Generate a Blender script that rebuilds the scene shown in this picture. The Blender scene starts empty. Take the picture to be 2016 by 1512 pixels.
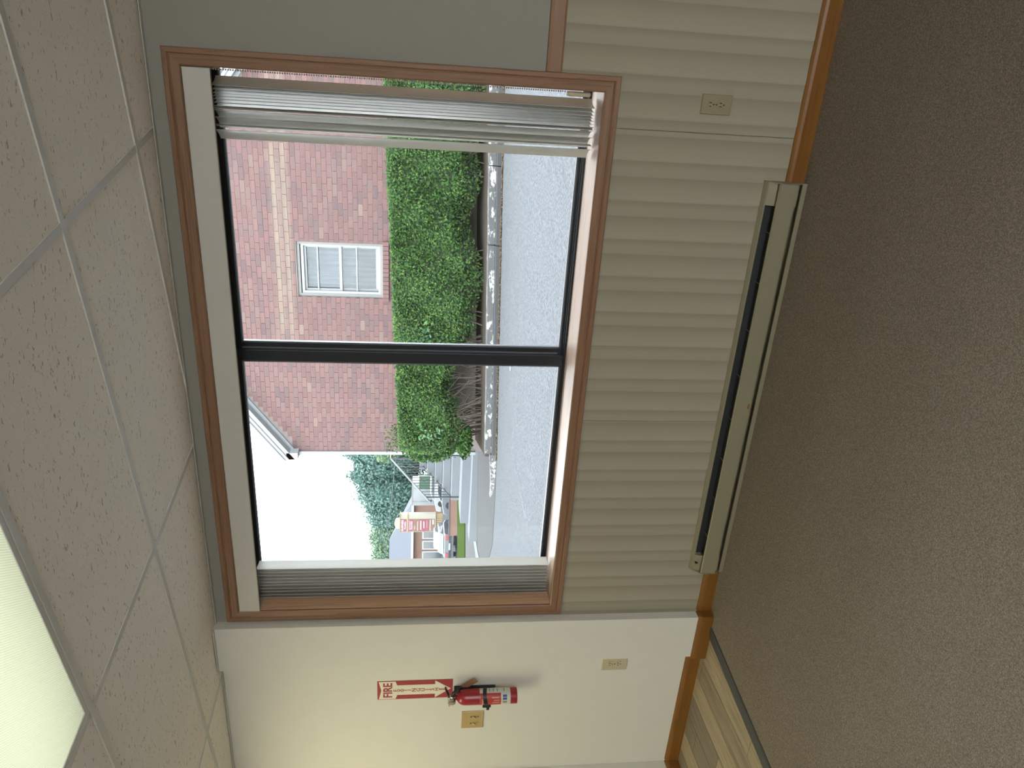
import bpy, bmesh, math, random
from mathutils import Vector, Matrix
R = random.Random(7)
S = bpy.context.scene
COL = S.collection

# ------------------------------------------------------------------ camera
FPX, PITCH, ROLL, YAW = 1464.19, 0.1236, 0.0148, 0.4208
CAM_D, CAM_H = 2.8258, 1.4682
cy, sy = math.cos(YAW), math.sin(YAW)
f0 = Vector((-sy, cy, 0)); r0 = Vector((cy, sy, 0)); u0 = Vector((0, 0, 1))
fw = f0*math.cos(PITCH) - u0*math.sin(PITCH)
u1 = u0*math.cos(PITCH) + f0*math.sin(PITCH)
rt = r0*math.cos(ROLL) + u1*math.sin(ROLL)
up = u1*math.cos(ROLL) - r0*math.sin(ROLL)
cam = bpy.data.objects.new('camera', bpy.data.cameras.new('camera'))
COL.objects.link(cam)
X, Y, Z = -up, rt, -fw            # the phone was held on its side: image right is down in the room
cam.matrix_world = Matrix(((X.x, Y.x, Z.x, 0), (X.y, Y.y, Z.y, -CAM_D), (X.z, Y.z, Z.z, CAM_H), (0, 0, 0, 1)))
cam.data.sensor_width = 36.0
cam.data.lens = FPX/2016*36.0
cam.data.clip_start, cam.data.clip_end = 0.02, 400
S.camera = cam

# ------------------------------------------------------------------ sky, exposure
SKY = 11.0
w = bpy.data.worlds.new('overcast_sky'); S.world = w; w.use_nodes = True
bg = w.node_tree.nodes['Background']
bg.inputs[0].default_value = (0.94, 0.975, 1.0, 1); bg.inputs[1].default_value = SKY
vs = S.view_settings
vs.view_transform = 'Standard'; vs.look = 'None'; vs.exposure = 0.0; vs.gamma = 1.0; vs.use_curve_mapping = False
S.cycles.use_denoising = True
S.cycles.max_bounces = 10; S.cycles.diffuse_bounces = 6; S.cycles.glossy_bounces = 3
S.cycles.transparent_max_bounces = 12; S.cycles.sample_clamp_indirect = 8.0
LAMP = {'visible': 0.74, 'hall': 11.5, 'back': 2.0}

# ------------------------------------------------------------------ materials
def lin(c): return tuple(((v/255)/12.92 if v/255 <= .04045 else ((v/255+.055)/1.055)**2.4) for v in c)
ALB = 1.0
class NT:
    def __init__(s, name):
        s.m = bpy.data.materials.new(name); s.m.use_nodes = True
        s.t = s.m.node_tree; s.t.nodes.clear()
        s.out = s.n('ShaderNodeOutputMaterial')
    def n(s, t, **kw):
        x = s.t.nodes.new(t)
        for k, v in kw.items(): setattr(x, k, v)
        return x
    def l(s, a, b): s.t.links.new(a, b)
    def math(s, op, a, b=None, clamp=False):
        x = s.n('ShaderNodeMath', operation=op, use_clamp=clamp)
        for i, v in enumerate((a, b)):
            if v is None: continue
            if isinstance(v, (int, float)): x.inputs[i].default_value = v
            else: s.l(v, x.inputs[i])
        return x.outputs[0]
    def mix(s, f, a, b):
        x = s.n('ShaderNodeMix', data_type='RGBA')
        for i, v in ((0, f), (6, a), (7, b)):
            if isinstance(v, (int, float)): x.inputs[i].default_value = v
            elif isinstance(v, tuple): x.inputs[i].default_value = (*[q*ALB for q in v[:3]], 1)
            else: s.l(v, x.inputs[i])
        return x.outputs[2]
    def ramp(s, f, stops, const=False):
        x = s.n('ShaderNodeValToRGB')
        e = x.color_ramp.elements
        while len(e) < len(stops): e.new(.5)
        for i, (p, c) in enumerate(stops):
            e[i].position = p; e[i].color = (*[q*ALB for q in c[:3]], 1)
        if const: x.color_ramp.interpolation = 'CONSTANT'
        s.l(f, x.inputs[0]); return x.outputs[0]
    def pos(s, scale=(1, 1, 1), kind='Object', rot=(0, 0, 0)):
        c = s.n('ShaderNodeTexCoord'); m = s.n('ShaderNodeMapping')
        m.inputs['Scale'].default_value = scale; m.inputs['Rotation'].default_value = rot
        s.l(c.outputs[kind], m.inputs[0]); return m.outputs[0]
    def wpos(s, scale=(1, 1, 1), rot=(0, 0, 0)):
        c = s.n('ShaderNodeNewGeometry'); m = s.n('ShaderNodeMapping')
        m.inputs['Scale'].default_value = scale; m.inputs['Rotation'].default_value = rot
        s.l(c.outputs['Position'], m.inputs[0]); return m.outputs[0]
    def noise(s, vec, scale=5, detail=3, rough=.5):
        x = s.n('ShaderNodeTexNoise'); x.inputs['Scale'].default_value = scale
        x.inputs['Detail'].default_value = detail; x.inputs['Roughness'].default_value = rough
        s.l(vec, x.inputs['Vector']); return x.outputs['Fac']
    def bsdf(s, color, rough=.6, bump=None, bstr=.2, bdist=.002, metal=0, spec=None, **kw):
        p = s.n('ShaderNodeBsdfPrincipled')
        if isinstance(color, tuple): p.inputs['Base Color'].default_value = (*color[:3], 1)
        else: s.l(color, p.inputs['Base Color'])
        p.inputs['Roughness'].default_value = rough; p.inputs['Metallic'].default_value = metal
        if spec is not None: p.inputs['Specular IOR Level'].default_value = spec
        for k, v in kw.items(): p.inputs[k].default_value = v
        if bump is not None:
            b = s.n('ShaderNodeBump'); b.inputs['Strength'].default_value = bstr; b.inputs['Distance'].default_value = bdist
            s.l(bump, b.inputs['Height']); s.l(b.outputs[0], p.inputs['Normal'])
        s.l(p.outputs[0], s.out.inputs[0]); return s.m

def plain(name, c, rough=.6, var=.06, scale=30, metal=0, spec=None):
    t = NT(name); n = t.noise(t.wpos(), scale, 4)
    a = tuple(v*(1-var) for v in c); b = tuple(min(1, v*(1+var)) for v in c)
    return t.bsdf(t.mix(n, a, b), rough, n, .05, .001, metal, spec)

M = {}
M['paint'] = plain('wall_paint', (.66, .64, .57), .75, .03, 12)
M['paint_shaded'] = plain('wall_paint_shaded', (.275, .262, .225), .75, .03, 12)  # wall paint darkened: the window wall's dimmer light is put into the colour
M['tee'] = plain('tee_enamel', (.60, .595, .56), .45, .03)
def tile_mat():
    t = NT('fissured_tile')
    v = t.wpos((42, 105, 1), (0, 0, 0.203)); v2 = t.wpos((120, 210, 1), (0, 0, 0.203))
    wob = t.noise(t.wpos(), 9, 3)
    a = t.noise(v, 1.0, 3, .62); b = t.noise(v2, 1.0, 2, .6)
    fa = t.math('GREATER_THAN', a, .645); fb = t.math('GREATER_THAN', b, .685)
    f = t.math('MAXIMUM', fa, t.math('MULTIPLY', fb, .7))
    base = t.mix(wob, (.86, .82, .755), (.92, .88, .815))
    h = t.math('SUBTRACT', 1, f)
    return t.bsdf(t.mix(f, base, (.50, .465, .42)), .95, h, .35, .003, spec=.1)
M['tile'] = tile_mat()
def wood(name, dark, light, rough, axis, fine=140):
    t = NT(name)
    sc = [fine, fine, fine]; sc[axis] = 4
    n = t.noise(t.wpos(tuple(sc)), 1, 4, .6)
    sc2 = [28, 28, 28]; sc2[axis] = 1.2
    n2 = t.noise(t.wpos(tuple(sc2)), 1, 3, .6)
    c = t.mix(n2, dark, light); c = t.mix(t.math('MULTIPLY', t.math('GREATER_THAN', n, .57), .35), c, tuple(v*.55 for v in dark))
    return t.bsdf(c, rough, n, .1, .001, spec=.35)
CD, CL = (.20, .104, .058), (.285, .162, .094)
M['oak_x'] = wood('oak_casing_x', CD, CL, .42, 0); M['oak_z'] = wood('oak_casing_z', CD, CL, .42, 2)
JD, JL = (.58, .35, .21), (.68, .44, .28)
M['jamb_z'] = wood('jamb_wood_z', JD, JL, .45, 2); M['sill_x'] = wood('sill_wood_x', (.47, .335, .265), (.56, .42, .345), .4, 0, 60)
BD, BL = (.155, .062, .010), (.24, .105, .021)
M['base_x'] = wood('oak_baseboard_x', BD, BL, .38, 0); M['base_y'] = wood('oak_baseboard_y', BD, BL, .38, 1)
def paper_mat():
    t = NT('striped_wall_covering')
    g = t.n('ShaderNodeNewGeometry'); sx = t.n('ShaderNodeSeparateXYZ'); t.l(g.outputs['Position'], sx.inputs[0])
    ph = t.math('FRACT', t.math('DIVIDE', t.math('ADD', sx.outputs[0], 10.0), .1487))
    d, l_, m_ = (.27, .238, .18), (.365, .33, .258), (.337, .302, .233)
    c = t.ramp(ph, [(0, l_), (.30, m_), (.585, d), (.60, m_), (.80, m_), (.975, d), (1, l_)])
    th = t.noise(t.wpos((900, 1, 90)), 1, 2); th2 = t.noise(t.wpos((60, 1, 1100)), 1, 2)
    w_ = t.math('MULTIPLY', t.math('ADD', th, th2), .5)
    c = t.mix(t.math('MULTIPLY', w_, .28), c, (.27, .235, .17))
    return t.bsdf(c, .8, w_, .25, .0008, spec=.2)
M['paper'] = paper_mat()
def carpet_mat():
    t = NT('carpet_pile')
    a = t.noise(t.wpos(), 230, 3, .7); b = t.noise(t.wpos(), 620, 2, .6); c_ = t.noise(t.wpos(), 3, 3)
    v = t.math('ADD', t.math('MULTIPLY', a, .6), t.math('MULTIPLY', b, .4))
    c = t.ramp(v, [(.34, (.10, .078, .055)), (.5, (.25, .208, .165)), (.66, (.45, .39, .33))])
    c = t.mix(t.math('MULTIPLY', c_, .25), c, (.19, .155, .12))
    return t.bsdf(c, 1.0, v, .8, .006, spec=.05)
M['carpet'] = carpet_mat()
def plank_mat(name, a, b):
    t = NT(name)
    n = t.noise(t.wpos((60, 3.0, 1)), 1, 5, .65); n2 = t.noise(t.wpos((260, 8, 1)), 1, 3)
    c = t.ramp(t.math('ADD', t.math('MULTIPLY', n, .75), t.math('MULTIPLY', n2, .25)), [(.35, a), (.65, b)])
    return t.bsdf(c, .5, n2, .1, .001, spec=.3)
M['plank0'] = plank_mat('vinyl_plank_grey', (.15, .12, .09), (.28, .23, .17))
M['plank1'] = plank_mat('vinyl_plank_tan', (.25, .20, .13), (.44, .36, .24))
M['plank2'] = plank_mat('vinyl_plank_mixed', (.16, .125, .085), (.36, .295, .20))
M['strip'] = plain('rubber_strip', (.055, .057, .056), .6)
M['valance'] = plain('valance_vinyl', (.53, .51, .455), .5, .03)
def vane_mat():
    t = NT('blind_vane_vinyl')
    d = t.n('ShaderNodeBsdfPrincipled'); d.inputs['Base Color'].default_value = (.62, .615, .57, 1); d.inputs['Roughness'].default_value = .45
    tr = t.n('ShaderNodeBsdfTranslucent'); tr.inputs[0].default_value = (.60, .55, .46, 1)
    n = t.noise(t.wpos((300, 300, 2)), 1, 2)
    b = t.n('ShaderNodeBump'); b.inputs['Strength'].default_value = .05; t.l(n, b.inputs['Height']); t.l(b.outputs[0], d.inputs['Normal'])
    mx = t.n('ShaderNodeMixShader'); mx.inputs[0].default_value = .24
    t.l(d.outputs[0], mx.inputs[1]); t.l(tr.outputs[0], mx.inputs[2]); t.l(mx.outputs[0], t.out.inputs[0]); return t.m
M['vane'] = vane_mat()
M['bead'] = plain('bead_plastic', (.7, .7, .68), .3)
M['almond'] = plain('almond_plastic', (.27, .222, .135), .35, .04)
M['ivory'] = plain('ivory_plastic', (.50, .43, .29), .35, .04)
M['tanplate'] = plain('tan_switch_plastic', (.44, .325, .135), .35, .04)
M['alu'] = plain('dark_anodised_aluminium', (.018, .021, .026), .38, .1, spec=.5)
M['bead_lit'] = plain('glazing_bead_lit', (.13, .145, .17), .4, .05)  # lighter than the frame: light caught by its side faces painted in
def glass_mat():
    t = NT('window_glass')
    tr = t.n('ShaderNodeBsdfTransparent'); tr.inputs[0].default_value = (.95, .97, .97, 1)
    g = t.n('ShaderNodeBsdfGlossy'); g.inputs['Roughness'].default_value = .02
    n = t.noise(t.wpos(), 6, 3)
    fr = t.n('ShaderNodeFresnel'); fr.inputs[0].default_value = 1.45
    f = t.math('ADD', t.math('MULTIPLY', fr.outputs[0], .8), t.math('MULTIPLY', n, .01))
    mx = t.n('ShaderNodeMixShader'); t.l(f, mx.inputs[0])
    t.l(tr.outputs[0], mx.inputs[1]); t.l(g.outputs[0], mx.inputs[2]); t.l(mx.outputs[0], t.out.inputs[0]); return t.m
M['glass'] = glass_mat()
M['heater'] = plain('heater_enamel', (.245, .22, .145), .45, .04)
M['heater_dark'] = plain('heater_fins', (.02, .022, .025), .6)
M['rust'] = plain('rust', (.22, .09, .02), .8, .2)
M['red'] = plain('extinguisher_red', (.30, .018, .028), .3, .05, spec=.5)
M['signred'] = plain('sign_red', (.33, .045, .05), .5, .05)
M['signwhite'] = plain('sign_white', (.72, .69, .55), .5, .03)
M['black'] = plain('black_plastic', (.012, .013, .015), .45, .1)
M['chrome'] = plain('chrome', (.55, .54, .52), .22, .05, metal=1)
M['kraft'] = plain('kraft_tag', (.30, .155, .075), .8, .12)
M['label'] = plain('label_white', (.58, .57, .50), .5, .05)
M['labelred'] = plain('label_red', (.42, .05, .045), .45, .12, 60)
M['labelpink'] = plain('label_pale_red', (.62, .26, .20), .45, .08)
M['gauge'] = plain('gauge_dial', (.30, .25, .22), .4, .2, 300)
M['blue'] = plain('pictogram_blue', (.03, .09, .30), .45)
M['darkhole'] = plain('dark_hole', (.012, .011, .009), .8)
M['greyprint'] = plain('grey_print', (.22, .22, .20), .7)
# outdoors: lower reflectances, the sky is bright
ALB = .325
def brick_mat():
    t = NT('red_brick')
    g = t.n('ShaderNodeNewGeometry'); o = t.n('ShaderNodeObjectInfo')
    rnd = t.math('FRACT', t.math('ADD', g.outputs['Random Per Island'], o.outputs['Random']))
    c = t.ramp(rnd, [(0, (.29, .165, .165)), (.18, (.35, .195, .185)), (.4, (.27, .16, .16)), (.58, (.37, .215, .20)), (.76, (.23, .155, .165)), (.9, (.32, .205, .20)), (.975, (.33, .215, .20)), (1, (.42, .30, .25))])
    n = t.noise(t.wpos(), 35, 4, .65)
    c = t.mix(t.math('MULTIPLY', n, .35), c, (.32, .23, .225))
    sx = t.n('ShaderNodeSeparateXYZ'); t.l(g.outputs['Position'], sx.inputs[0])
    def band(z, hw):
        d = t.math('ABSOLUTE', t.math('SUBTRACT', sx.outputs[2], z))
        return t.math('SUBTRACT', 1, t.math('DIVIDE', d, hw), True)
    wob = t.noise(t.wpos((3, 3, 14)), 1, 3)
    x0 = t.math('MULTIPLY', t.math('ADD', sx.outputs[0], 6.1), 1.0, True)
    st = t.math('MULTIPLY', t.math('MULTIPLY', t.math('ADD', t.math('ADD', band(4.03, .085), band(4.24, .085)), t.math('MULTIPLY', band(4.13, .18), .45)), x0), t.math('ADD', wob, .25), True)
    c = t.mix(t.math('MULTIPLY', st, .6), c, (.52, .44, .34))
    return t.bsdf(c, .9, n, .4, .006, spec=.15)
M['brick'] = brick_mat()
M['mortar'] = plain('mortar', (.43, .37, .355), .95, .15)
M['wtrim'] = plain('white_trim', (.56, .60, .64), .5, .04)
M['gtrim'] = plain('grey_metal_trim', (.36, .35, .34), .5, .08)
M['curtain'] = plain('curtain_cloth', (.17, .215, .285), .9, .08)
M['roofing'] = plain('roof_shingle', (.22, .22, .24), .9, .2, 8)
def leafmat(name, a, b, c, spec=.2):
    t = NT(name); g = t.n('ShaderNodeNewGeometry')
    col = t.ramp(g.outputs['Random Per Island'], [(0, a), (.5, b), (1, c)])
    n = t.noise(t.wpos(), 3.2, 3)
    col = t.mix(t.math('MULTIPLY', n, .6), col, a)
    d = t.n('ShaderNodeBsdfPrincipled'); t.l(col, d.inputs['Base Color']); d.inputs['Roughness'].default_value = .55; d.inputs['Specular IOR Level'].default_value = spec
    tr = t.n('ShaderNodeBsdfTranslucent'); t.l(col, tr.inputs[0])
    mx = t.n('ShaderNodeMixShader'); mx.inputs[0].default_value = .3
    t.l(d.outputs[0], mx.inputs[1]); t.l(tr.outputs[0], mx.inputs[2]); t.l(mx.outputs[0], t.out.inputs[0]); return t.m
M['hedge'] = leafmat('hedge_leaves', (.03, .095, .04), (.12, .32, .07), (.33, .56, .10))
M['weed'] = leafmat('weed_leaves', (.13, .33, .16), (.22, .46, .22), (.33, .55, .26))
M['dryleaf'] = leafmat('dry_leaves', (.28, .17, .08), (.42, .24, .11), (.50, .34, .16))
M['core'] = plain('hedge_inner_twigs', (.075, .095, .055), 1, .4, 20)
M['tree'] = leafmat('hazed_tree_leaves', (.15, .31, .27), (.23, .43, .36), (.36, .57, .49))  # leaf colour lightened and blued: distance haze is painted in
M['tree3'] = leafmat('yellow_green_tree_leaves', (.18, .34, .22), (.28, .47, .27), (.42, .60, .34))
M['tree2'] = leafmat('pale_tree_leaves', (.22, .40, .16), (.34, .52, .22), (.48, .62, .32))
M['treecore'] = plain('tree_inner', (.11, .24, .21), 1, .3, 2)
M['bark'] = plain('bark', (.15, .115, .085), .9, .3, 25)
def asphalt_mat():
    t = NT('worn_asphalt')
    a = t.noise(t.wpos(), 34, 4, .8); b = t.noise(t.wpos(), .6, 4); s2 = t.noise(t.wpos((.4, 4, 1)), 1, 3)
    c = t.ramp(a, [(.34, (.10, .109, .124)), (.5, (.222, .235, .256)), (.66, (.37, .387, .41))])
    c = t.mix(t.math('MULTIPLY', t.math('ADD', b, s2), .2), c, (.235, .246, .265))
    return t.bsdf(c, 1.0, a, .5, .01, spec=.0)
M['asphalt'] = asphalt_mat()
def conc(name, a, b, sc=3):
    t = NT(name); n = t.noise(t.wpos(), sc, 5, .65); n2 = t.noise(t.wpos(), 60, 3)
    c = t.mix(t.math('MULTIPLY', t.math('ADD', n, n2), .5), a, b)
    return t.bsdf(c, 1.0, n2, .3, .004, spec=.0)
M['concrete'] = conc('pavement_concrete', (.145, .147, .154), (.22, .222, .226), 1.2)
M['stepcon'] = conc('step_concrete', (.29, .315, .345), (.40, .43, .46), 4)
M['tancon'] = conc('landing_tan', (.33, .26, .20), (.42, .34, .27), 4)
def kerb_mat():
    t = NT('peeling_kerb')
    n = t.noise(t.wpos((5, 12, 12)), 1, 5, .7); n2 = t.noise(t.wpos(), 40, 3)
    g = t.mix(n2, (.11, .115, .12), (.21, .21, .21))
    return t.bsdf(t.mix(t.math('GREATER_THAN', n, .56), g, (.72, .73, .68)), .9, n, .4, .01)
M['kerbpaint'] = kerb_mat()
M['kerb'] = conc('kerb_concrete', (.105, .11, .118), (.19, .19, .195), 4)
M['soil'] = conc('bed_soil', (.085, .075, .065), (.18, .15, .125), 5)
M['iron'] = plain('black_iron', (.02, .025, .03), .5)
M['greyrail'] = plain('grey_handrail', (.13, .155, .165), .5)
M['grass'] = leafmat('grass_blades', (.07, .115, .03), (.10, .16, .045), (.13, .19, .06), 0.0)
M['cream'] = plain('sign_cream', (.50, .48, .38), .6, .04)
M['tan'] = plain('sign_tan', (.50, .37, .20), .7, .08)
M['farred'] = plain('sign_panel_red', (.36, .035, .07), .5, .06)
M['farwhite'] = plain('sign_lettering_white', (.62, .60, .63), .5, .03)
M['farbrown'] = plain('sign_panel_brown', (.30, .12, .07), .6, .06)
M['farbrick'] = conc('far_brick', (.30, .19, .155), (.40, .26, .21), 2)
M['farroof'] = plain('far_roof_grey', (.125, .145, .19), .8, .05, 3)
M['silver'] = plain('silver_paint', (.20, .235, .28), .3, .03, spec=.6)
M['darkpaint'] = plain('dark_car_paint', (.035, .05, .065), .25, .1, spec=.6)
M['whitepaint'] = plain('white_paint', (.44, .475, .51), .35, .03)
M['tail'] = plain('tail_light_red', (.45, .02, .03), .3)
M['carglass'] = plain('car_glass', (.04, .06, .075), .12, .1, spec=.7)
M['tyre'] = plain('tyre', (.015, .015, .016), .8)
M['dumpgreen'] = plain('green_bin', (.04, .16, .085), .6, .1)
M['lot'] = conc('parking_lot', (.10, .11, .12), (.17, .18, .19), .5)
M['cable'] = plain('cable_grey', (.09, .11, .13), .7)

ALB = 1.0
M['bouncecon'] = conc('pale_bounce_ground', (.60, .59, .57), (.70, .69, .67), 1.2)  # reflector colour of the added ground outside the unseen glazing

# ------------------------------------------------------------------ mesh helpers
class MB:
    def __init__(s): s.v = []; s.f = []
    def add(s, vs, fs):
        o = len(s.v); s.v += [tuple(p) for p in vs]; s.f += [tuple(i+o for i in q) for q in fs]; return s
    def box(s, x0, x1, y0, y1, z0, z1):
        return s.add([(x0, y0, z0), (x1, y0, z0), (x1, y1, z0), (x0, y1, z0), (x0, y0, z1), (x1, y0, z1), (x1, y1, z1), (x0, y1, z1)],
                     [(0, 3, 2, 1), (4, 5, 6, 7), (0, 1, 5, 4), (1, 2, 6, 5), (2, 3, 7, 6), (3, 0, 4, 7)])
    def bevbox(s, x0, x1, y0, y1, z0, z1, b):
        # plate with a chamfered front (-y) edge
        return s.add([(x0, y1, z0), (x1, y1, z0), (x1, y1, z1), (x0, y1, z1), (x0, y0+b, z0), (x1, y0+b, z0), (x1, y0+b, z1), (x0, y0+b, z1),
                      (x0+b, y0, z0+b), (x1-b, y0, z0+b), (x1-b, y0, z1-b), (x0+b, y0, z1-b)],
                     [(0, 1, 2, 3), (0, 4, 5, 1), (1, 5, 6, 2), (2, 6, 7, 3), (3, 7, 4, 0), (4, 8, 9, 5), (5, 9, 10, 6), (6, 10, 11, 7), (7, 11, 8, 4), (8, 11, 10, 9)])
    def prism(s, poly, axis, a, b):
        # polygon in the two other axes (kept in xyz order), extruded along axis from a to b
        def P(p, t):
            q = list(p); q.insert(axis, t); return tuple(q)
        n = len(poly)
        return s.add([P(p, a) for p in poly]+[P(p, b) for p in poly],
                     [tuple(range(n)), tuple(range(2*n-1, n-1, -1))]+[(i, n+i, n+(i+1) % n, (i+1) % n) for i in range(n)])
    def cyl(s, p0, p1, r0, r1=None, n=12, cap=True):
        r1 = r0 if r1 is None else r1
        p0, p1 = Vector(p0), Vector(p1); d = (p1-p0).normalized()
        a = d.orthogonal().normalized(); b = d.cross(a)
        vs = []
        for p, r in ((p0, r0), (p1, r1)):
            vs += [p+(a*math.cos(2*math.pi*i/n)+b*math.sin(2*math.pi*i/n))*r for i in range(n)]
        fs = [(i, (i+1) % n, n+(i+1) % n, n+i) for i in range(n)]
        if cap: fs += [tuple(range(n-1, -1, -1)), tuple(range(n, 2*n))]
        return s.add(vs, fs)
    def tube(s, pts, r, n=8):
        pts = [Vector(p) for p in pts]
        rings = []
        for i, p in enumerate(pts):
            d = (pts[min(i+1, len(pts)-1)]-pts[max(i-1, 0)]).normalized()
            a = d.cross(Vector((.31, .17, .93))).normalized(); b = d.cross(a)
            rr = r[i] if isinstance(r, (list, tuple)) else r
            rings.append([p+(a*math.cos(2*math.pi*k/n)+b*math.sin(2*math.pi*k/n))*rr for k in range(n)])
        vs = [q for g in rings for q in g]
        fs = [(i*n+k, i*n+(k+1) % n, (i+1)*n+(k+1) % n, (i+1)*n+k) for i in range(len(pts)-1) for k in range(n)]
        fs += [tuple(range(n-1, -1, -1)), tuple(range((len(pts)-1)*n, len(pts)*n))]
        return s.add(vs, fs)
    def lathe(s, prof, cx, cy_, n=24):
        vs = [(cx+r*math.cos(2*math.pi*k/n), cy_+r*math.sin(2*math.pi*k/n), z) for r, z in prof for k in range(n)]
        fs = [(i*n+k, i*n+(k+1) % n, (i+1)*n+(k+1) % n, (i+1)*n+k) for i in range(len(prof)-1) for k in range(n)]
        fs += [tuple(range(n-1, -1, -1)), tuple(range((len(prof)-1)*n, len(prof)*n))]
        return s.add(vs, fs)
    def sleeve(s, cx, cy_, r, t, a0, a1, z0, z1, n=16):
        vs = []
        for k in range(n+1):
            a = math.radians(a0+(a1-a0)*k/n)
            for rr, z in ((r, z0), (r+t, z0), (r+t, z1), (r, z1)): vs.append((cx+rr*math.cos(a), cy_+rr*math.sin(a), z))
        fs = [(4*k+j, 4*k+(j+1) % 4, 4*k+4+(j+1) % 4, 4*k+4+j) for k in range(n) for j in range(4)]
        fs += [(0, 3, 2, 1), (4*n, 4*n+1, 4*n+2, 4*n+3)]
        return s.add(vs, fs)
    def ball(s, c, r, n=6, m=4, sq=(1, 1, 1)):
        vs = [(c[0], c[1], c[2]-r*sq[2])]
        for j in range(1, m):
            t = math.pi*j/m
            vs += [(c[0]+r*sq[0]*math.sin(t)*math.cos(2*math.pi*k/n), c[1]+r*sq[1]*math.sin(t)*math.sin(2*math.pi*k/n), c[2]-r*sq[2]*math.cos(t)) for k in range(n)]
        vs.append((c[0], c[1], c[2]+r*sq[2])); L = len(vs)-1
        fs = [(0, 1+(k+1) % n, 1+k) for k in range(n)]
        for j in range(m-2):
            o = 1+j*n; fs += [(o+k, o+(k+1) % n, o+n+(k+1) % n, o+n+k) for k in range(n)]
        o = 1+(m-2)*n; fs += [(o+k, o+(k+1) % n, L) for k in range(n)]
        return s.add(vs, fs)
    def leaf(s, c, size, nrm=None, asp=.6):
        d = Vector((R.gauss(0, 1), R.gauss(0, 1), R.gauss(0, 1))).normalized()
        if nrm is not None: d = (d*.75+Vector(nrm)).normalized()
        a = d.orthogonal().normalized(); b = d.cross(a)
        t = R.random()*6.283; a, b = a*math.cos(t)+b*math.sin(t), b*math.cos(t)-a*math.sin(t)
        c = Vector(c); h = size*.5; k = h*asp
        return s.add([c-a*h, c+b*k-a*h*.1, c+a*h+d*h*.15, c-b*k-a*h*.1], [(0, 1, 2, 3)])
    def mesh(s, name, mat, smooth=False):
        me = bpy.data.meshes.new(name); me.from_pydata(s.v, [], s.f); me.update()
        bm = bmesh.new(); bm.from_mesh(me); bmesh.ops.recalc_face_normals(bm, faces=bm.faces); bm.to_mesh(me); bm.free()
        if mat: me.materials.append(M[mat])
        if smooth:
            for p in me.polygons: p.use_smooth = True
        return me
    def build(s, name, mat, parent=None, smooth=False, bevel=0):
        o = bpy.data.objects.new(name, s.mesh(name, mat, smooth)); COL.objects.link(o)
        if parent: o.parent = parent
        if bevel:
            b = o.modifiers.new('bevel', 'BEVEL'); b.width = bevel; b.segments = 2; b.limit_method = 'ANGLE'
        return o
def empty(name, loc=(0, 0, 0)):
    o = bpy.data.objects.new(name, None); COL.objects.link(o); o['base'] = loc; return o
def tag(o, label, cat, group=None):
    o['label'] = label; o['category'] = cat
    if group: o['group'] = group
    return o
def struct(o): o['kind'] = 'structure'; return o
def stuff(o): o['kind'] = 'stuff'; return o
def box(name, mat, parent, *a, bevel=0): return MB().box(*a).build(name, mat, parent, bevel=bevel)
def textmesh(name, body, size, mat, parent, M4, depth=.0006, bold=0.0, width=None):
    cu = bpy.data.curves.new(name, 'FONT'); cu.body = body; cu.size = size; cu.align_x = 'CENTER'; cu.align_y = 'CENTER'
    cu.extrude = depth; cu.offset = bold; cu.resolution_u = 3
    o = bpy.data.objects.new(name, cu); COL.objects.link(o)
    me = bpy.data.meshes.new_from_object(o.evaluated_get(bpy.context.evaluated_depsgraph_get()))
    bpy.data.objects.remove(o); bpy.data.curves.remove(cu)
    if width:
        xs = [v.co.x for v in me.vertices]
        k = width/(max(xs)-min(xs))
        for v in me.vertices: v.co.x *= k
    me.transform(M4); me.materials.clear(); me.materials.append(M[mat]); me.name = name
    o = bpy.data.objects.new(name, me); COL.objects.link(o)
    if parent: o.parent = parent
    return o
def face_minus_y(x, y, z): return Matrix.Translation((x, y, z)) @ Matrix.Rotation(math.pi/2, 4, 'X')

# ------------------------------------------------------------------ room shell
H = 2.389
OX0, OX1, OZ0, OZ1 = -2.430, -0.107, 0.825, 2.280      # window opening
OXR = -.060                       # frame reaches further right, behind the casing
WF = empty('wall_front'); struct(WF)
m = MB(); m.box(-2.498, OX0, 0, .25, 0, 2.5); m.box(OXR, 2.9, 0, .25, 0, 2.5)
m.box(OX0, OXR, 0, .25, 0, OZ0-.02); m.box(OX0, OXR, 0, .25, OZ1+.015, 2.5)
m.build('plaster', 'paint_shaded', WF)
# wainscot: 4 ft panels with soft ribs, wall covering in front of the plaster
PER = .1487
def panel(x0, x1):
    m = MB(); xs = set([x0, x1])
    k = math.floor((x0+10)/PER)
    while True:
        b = k*PER-10
        for d in (0, .004, .57*PER, .605*PER, .97*PER):
            if x0 < b+d < x1: xs.add(b+d)
        if b > x1: break
        k += 1
    for e in (-.0605,):
        if x0 < e < x1: xs.add(e)
    xs = sorted(xs)
    def dep(x):
        p = ((x+10)/PER) % 1
        if p < .0269: return -.0085+p/.0269*-.0008
        if p < .57: return -.0093+.0012*(p-.0269)/.55
        if p < .605: return -.0081+.0005*(p-.57)/.035
        return -.0076-.0009*(p-.605)/.395
    for a, b in zip(xs[:-1], xs[1:]):
        zt = 1.0 if a > -.061 else .80
        ya, yb = dep(a+1e-5), dep(b-1e-5)
        m.add([(a, ya, .002), (b, yb, .002), (b, yb, zt), (a, ya, zt), (a, 0, .002), (b, 0, .002), (b, 0, zt), (a, 0, zt)],
              [(0, 1, 2, 3), (0, 4, 5, 1), (3, 2, 6, 7), (0, 3, 7, 4), (1, 5, 6, 2)])
    return m.build('wainscot_panel', 'paper', WF)
for a, b in ((-2.497, -1.4305), (-1.4285, -.2275), (-.2245, .993), (.995, 2.2), (2.202, 2.9)): panel(a, b)

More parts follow.
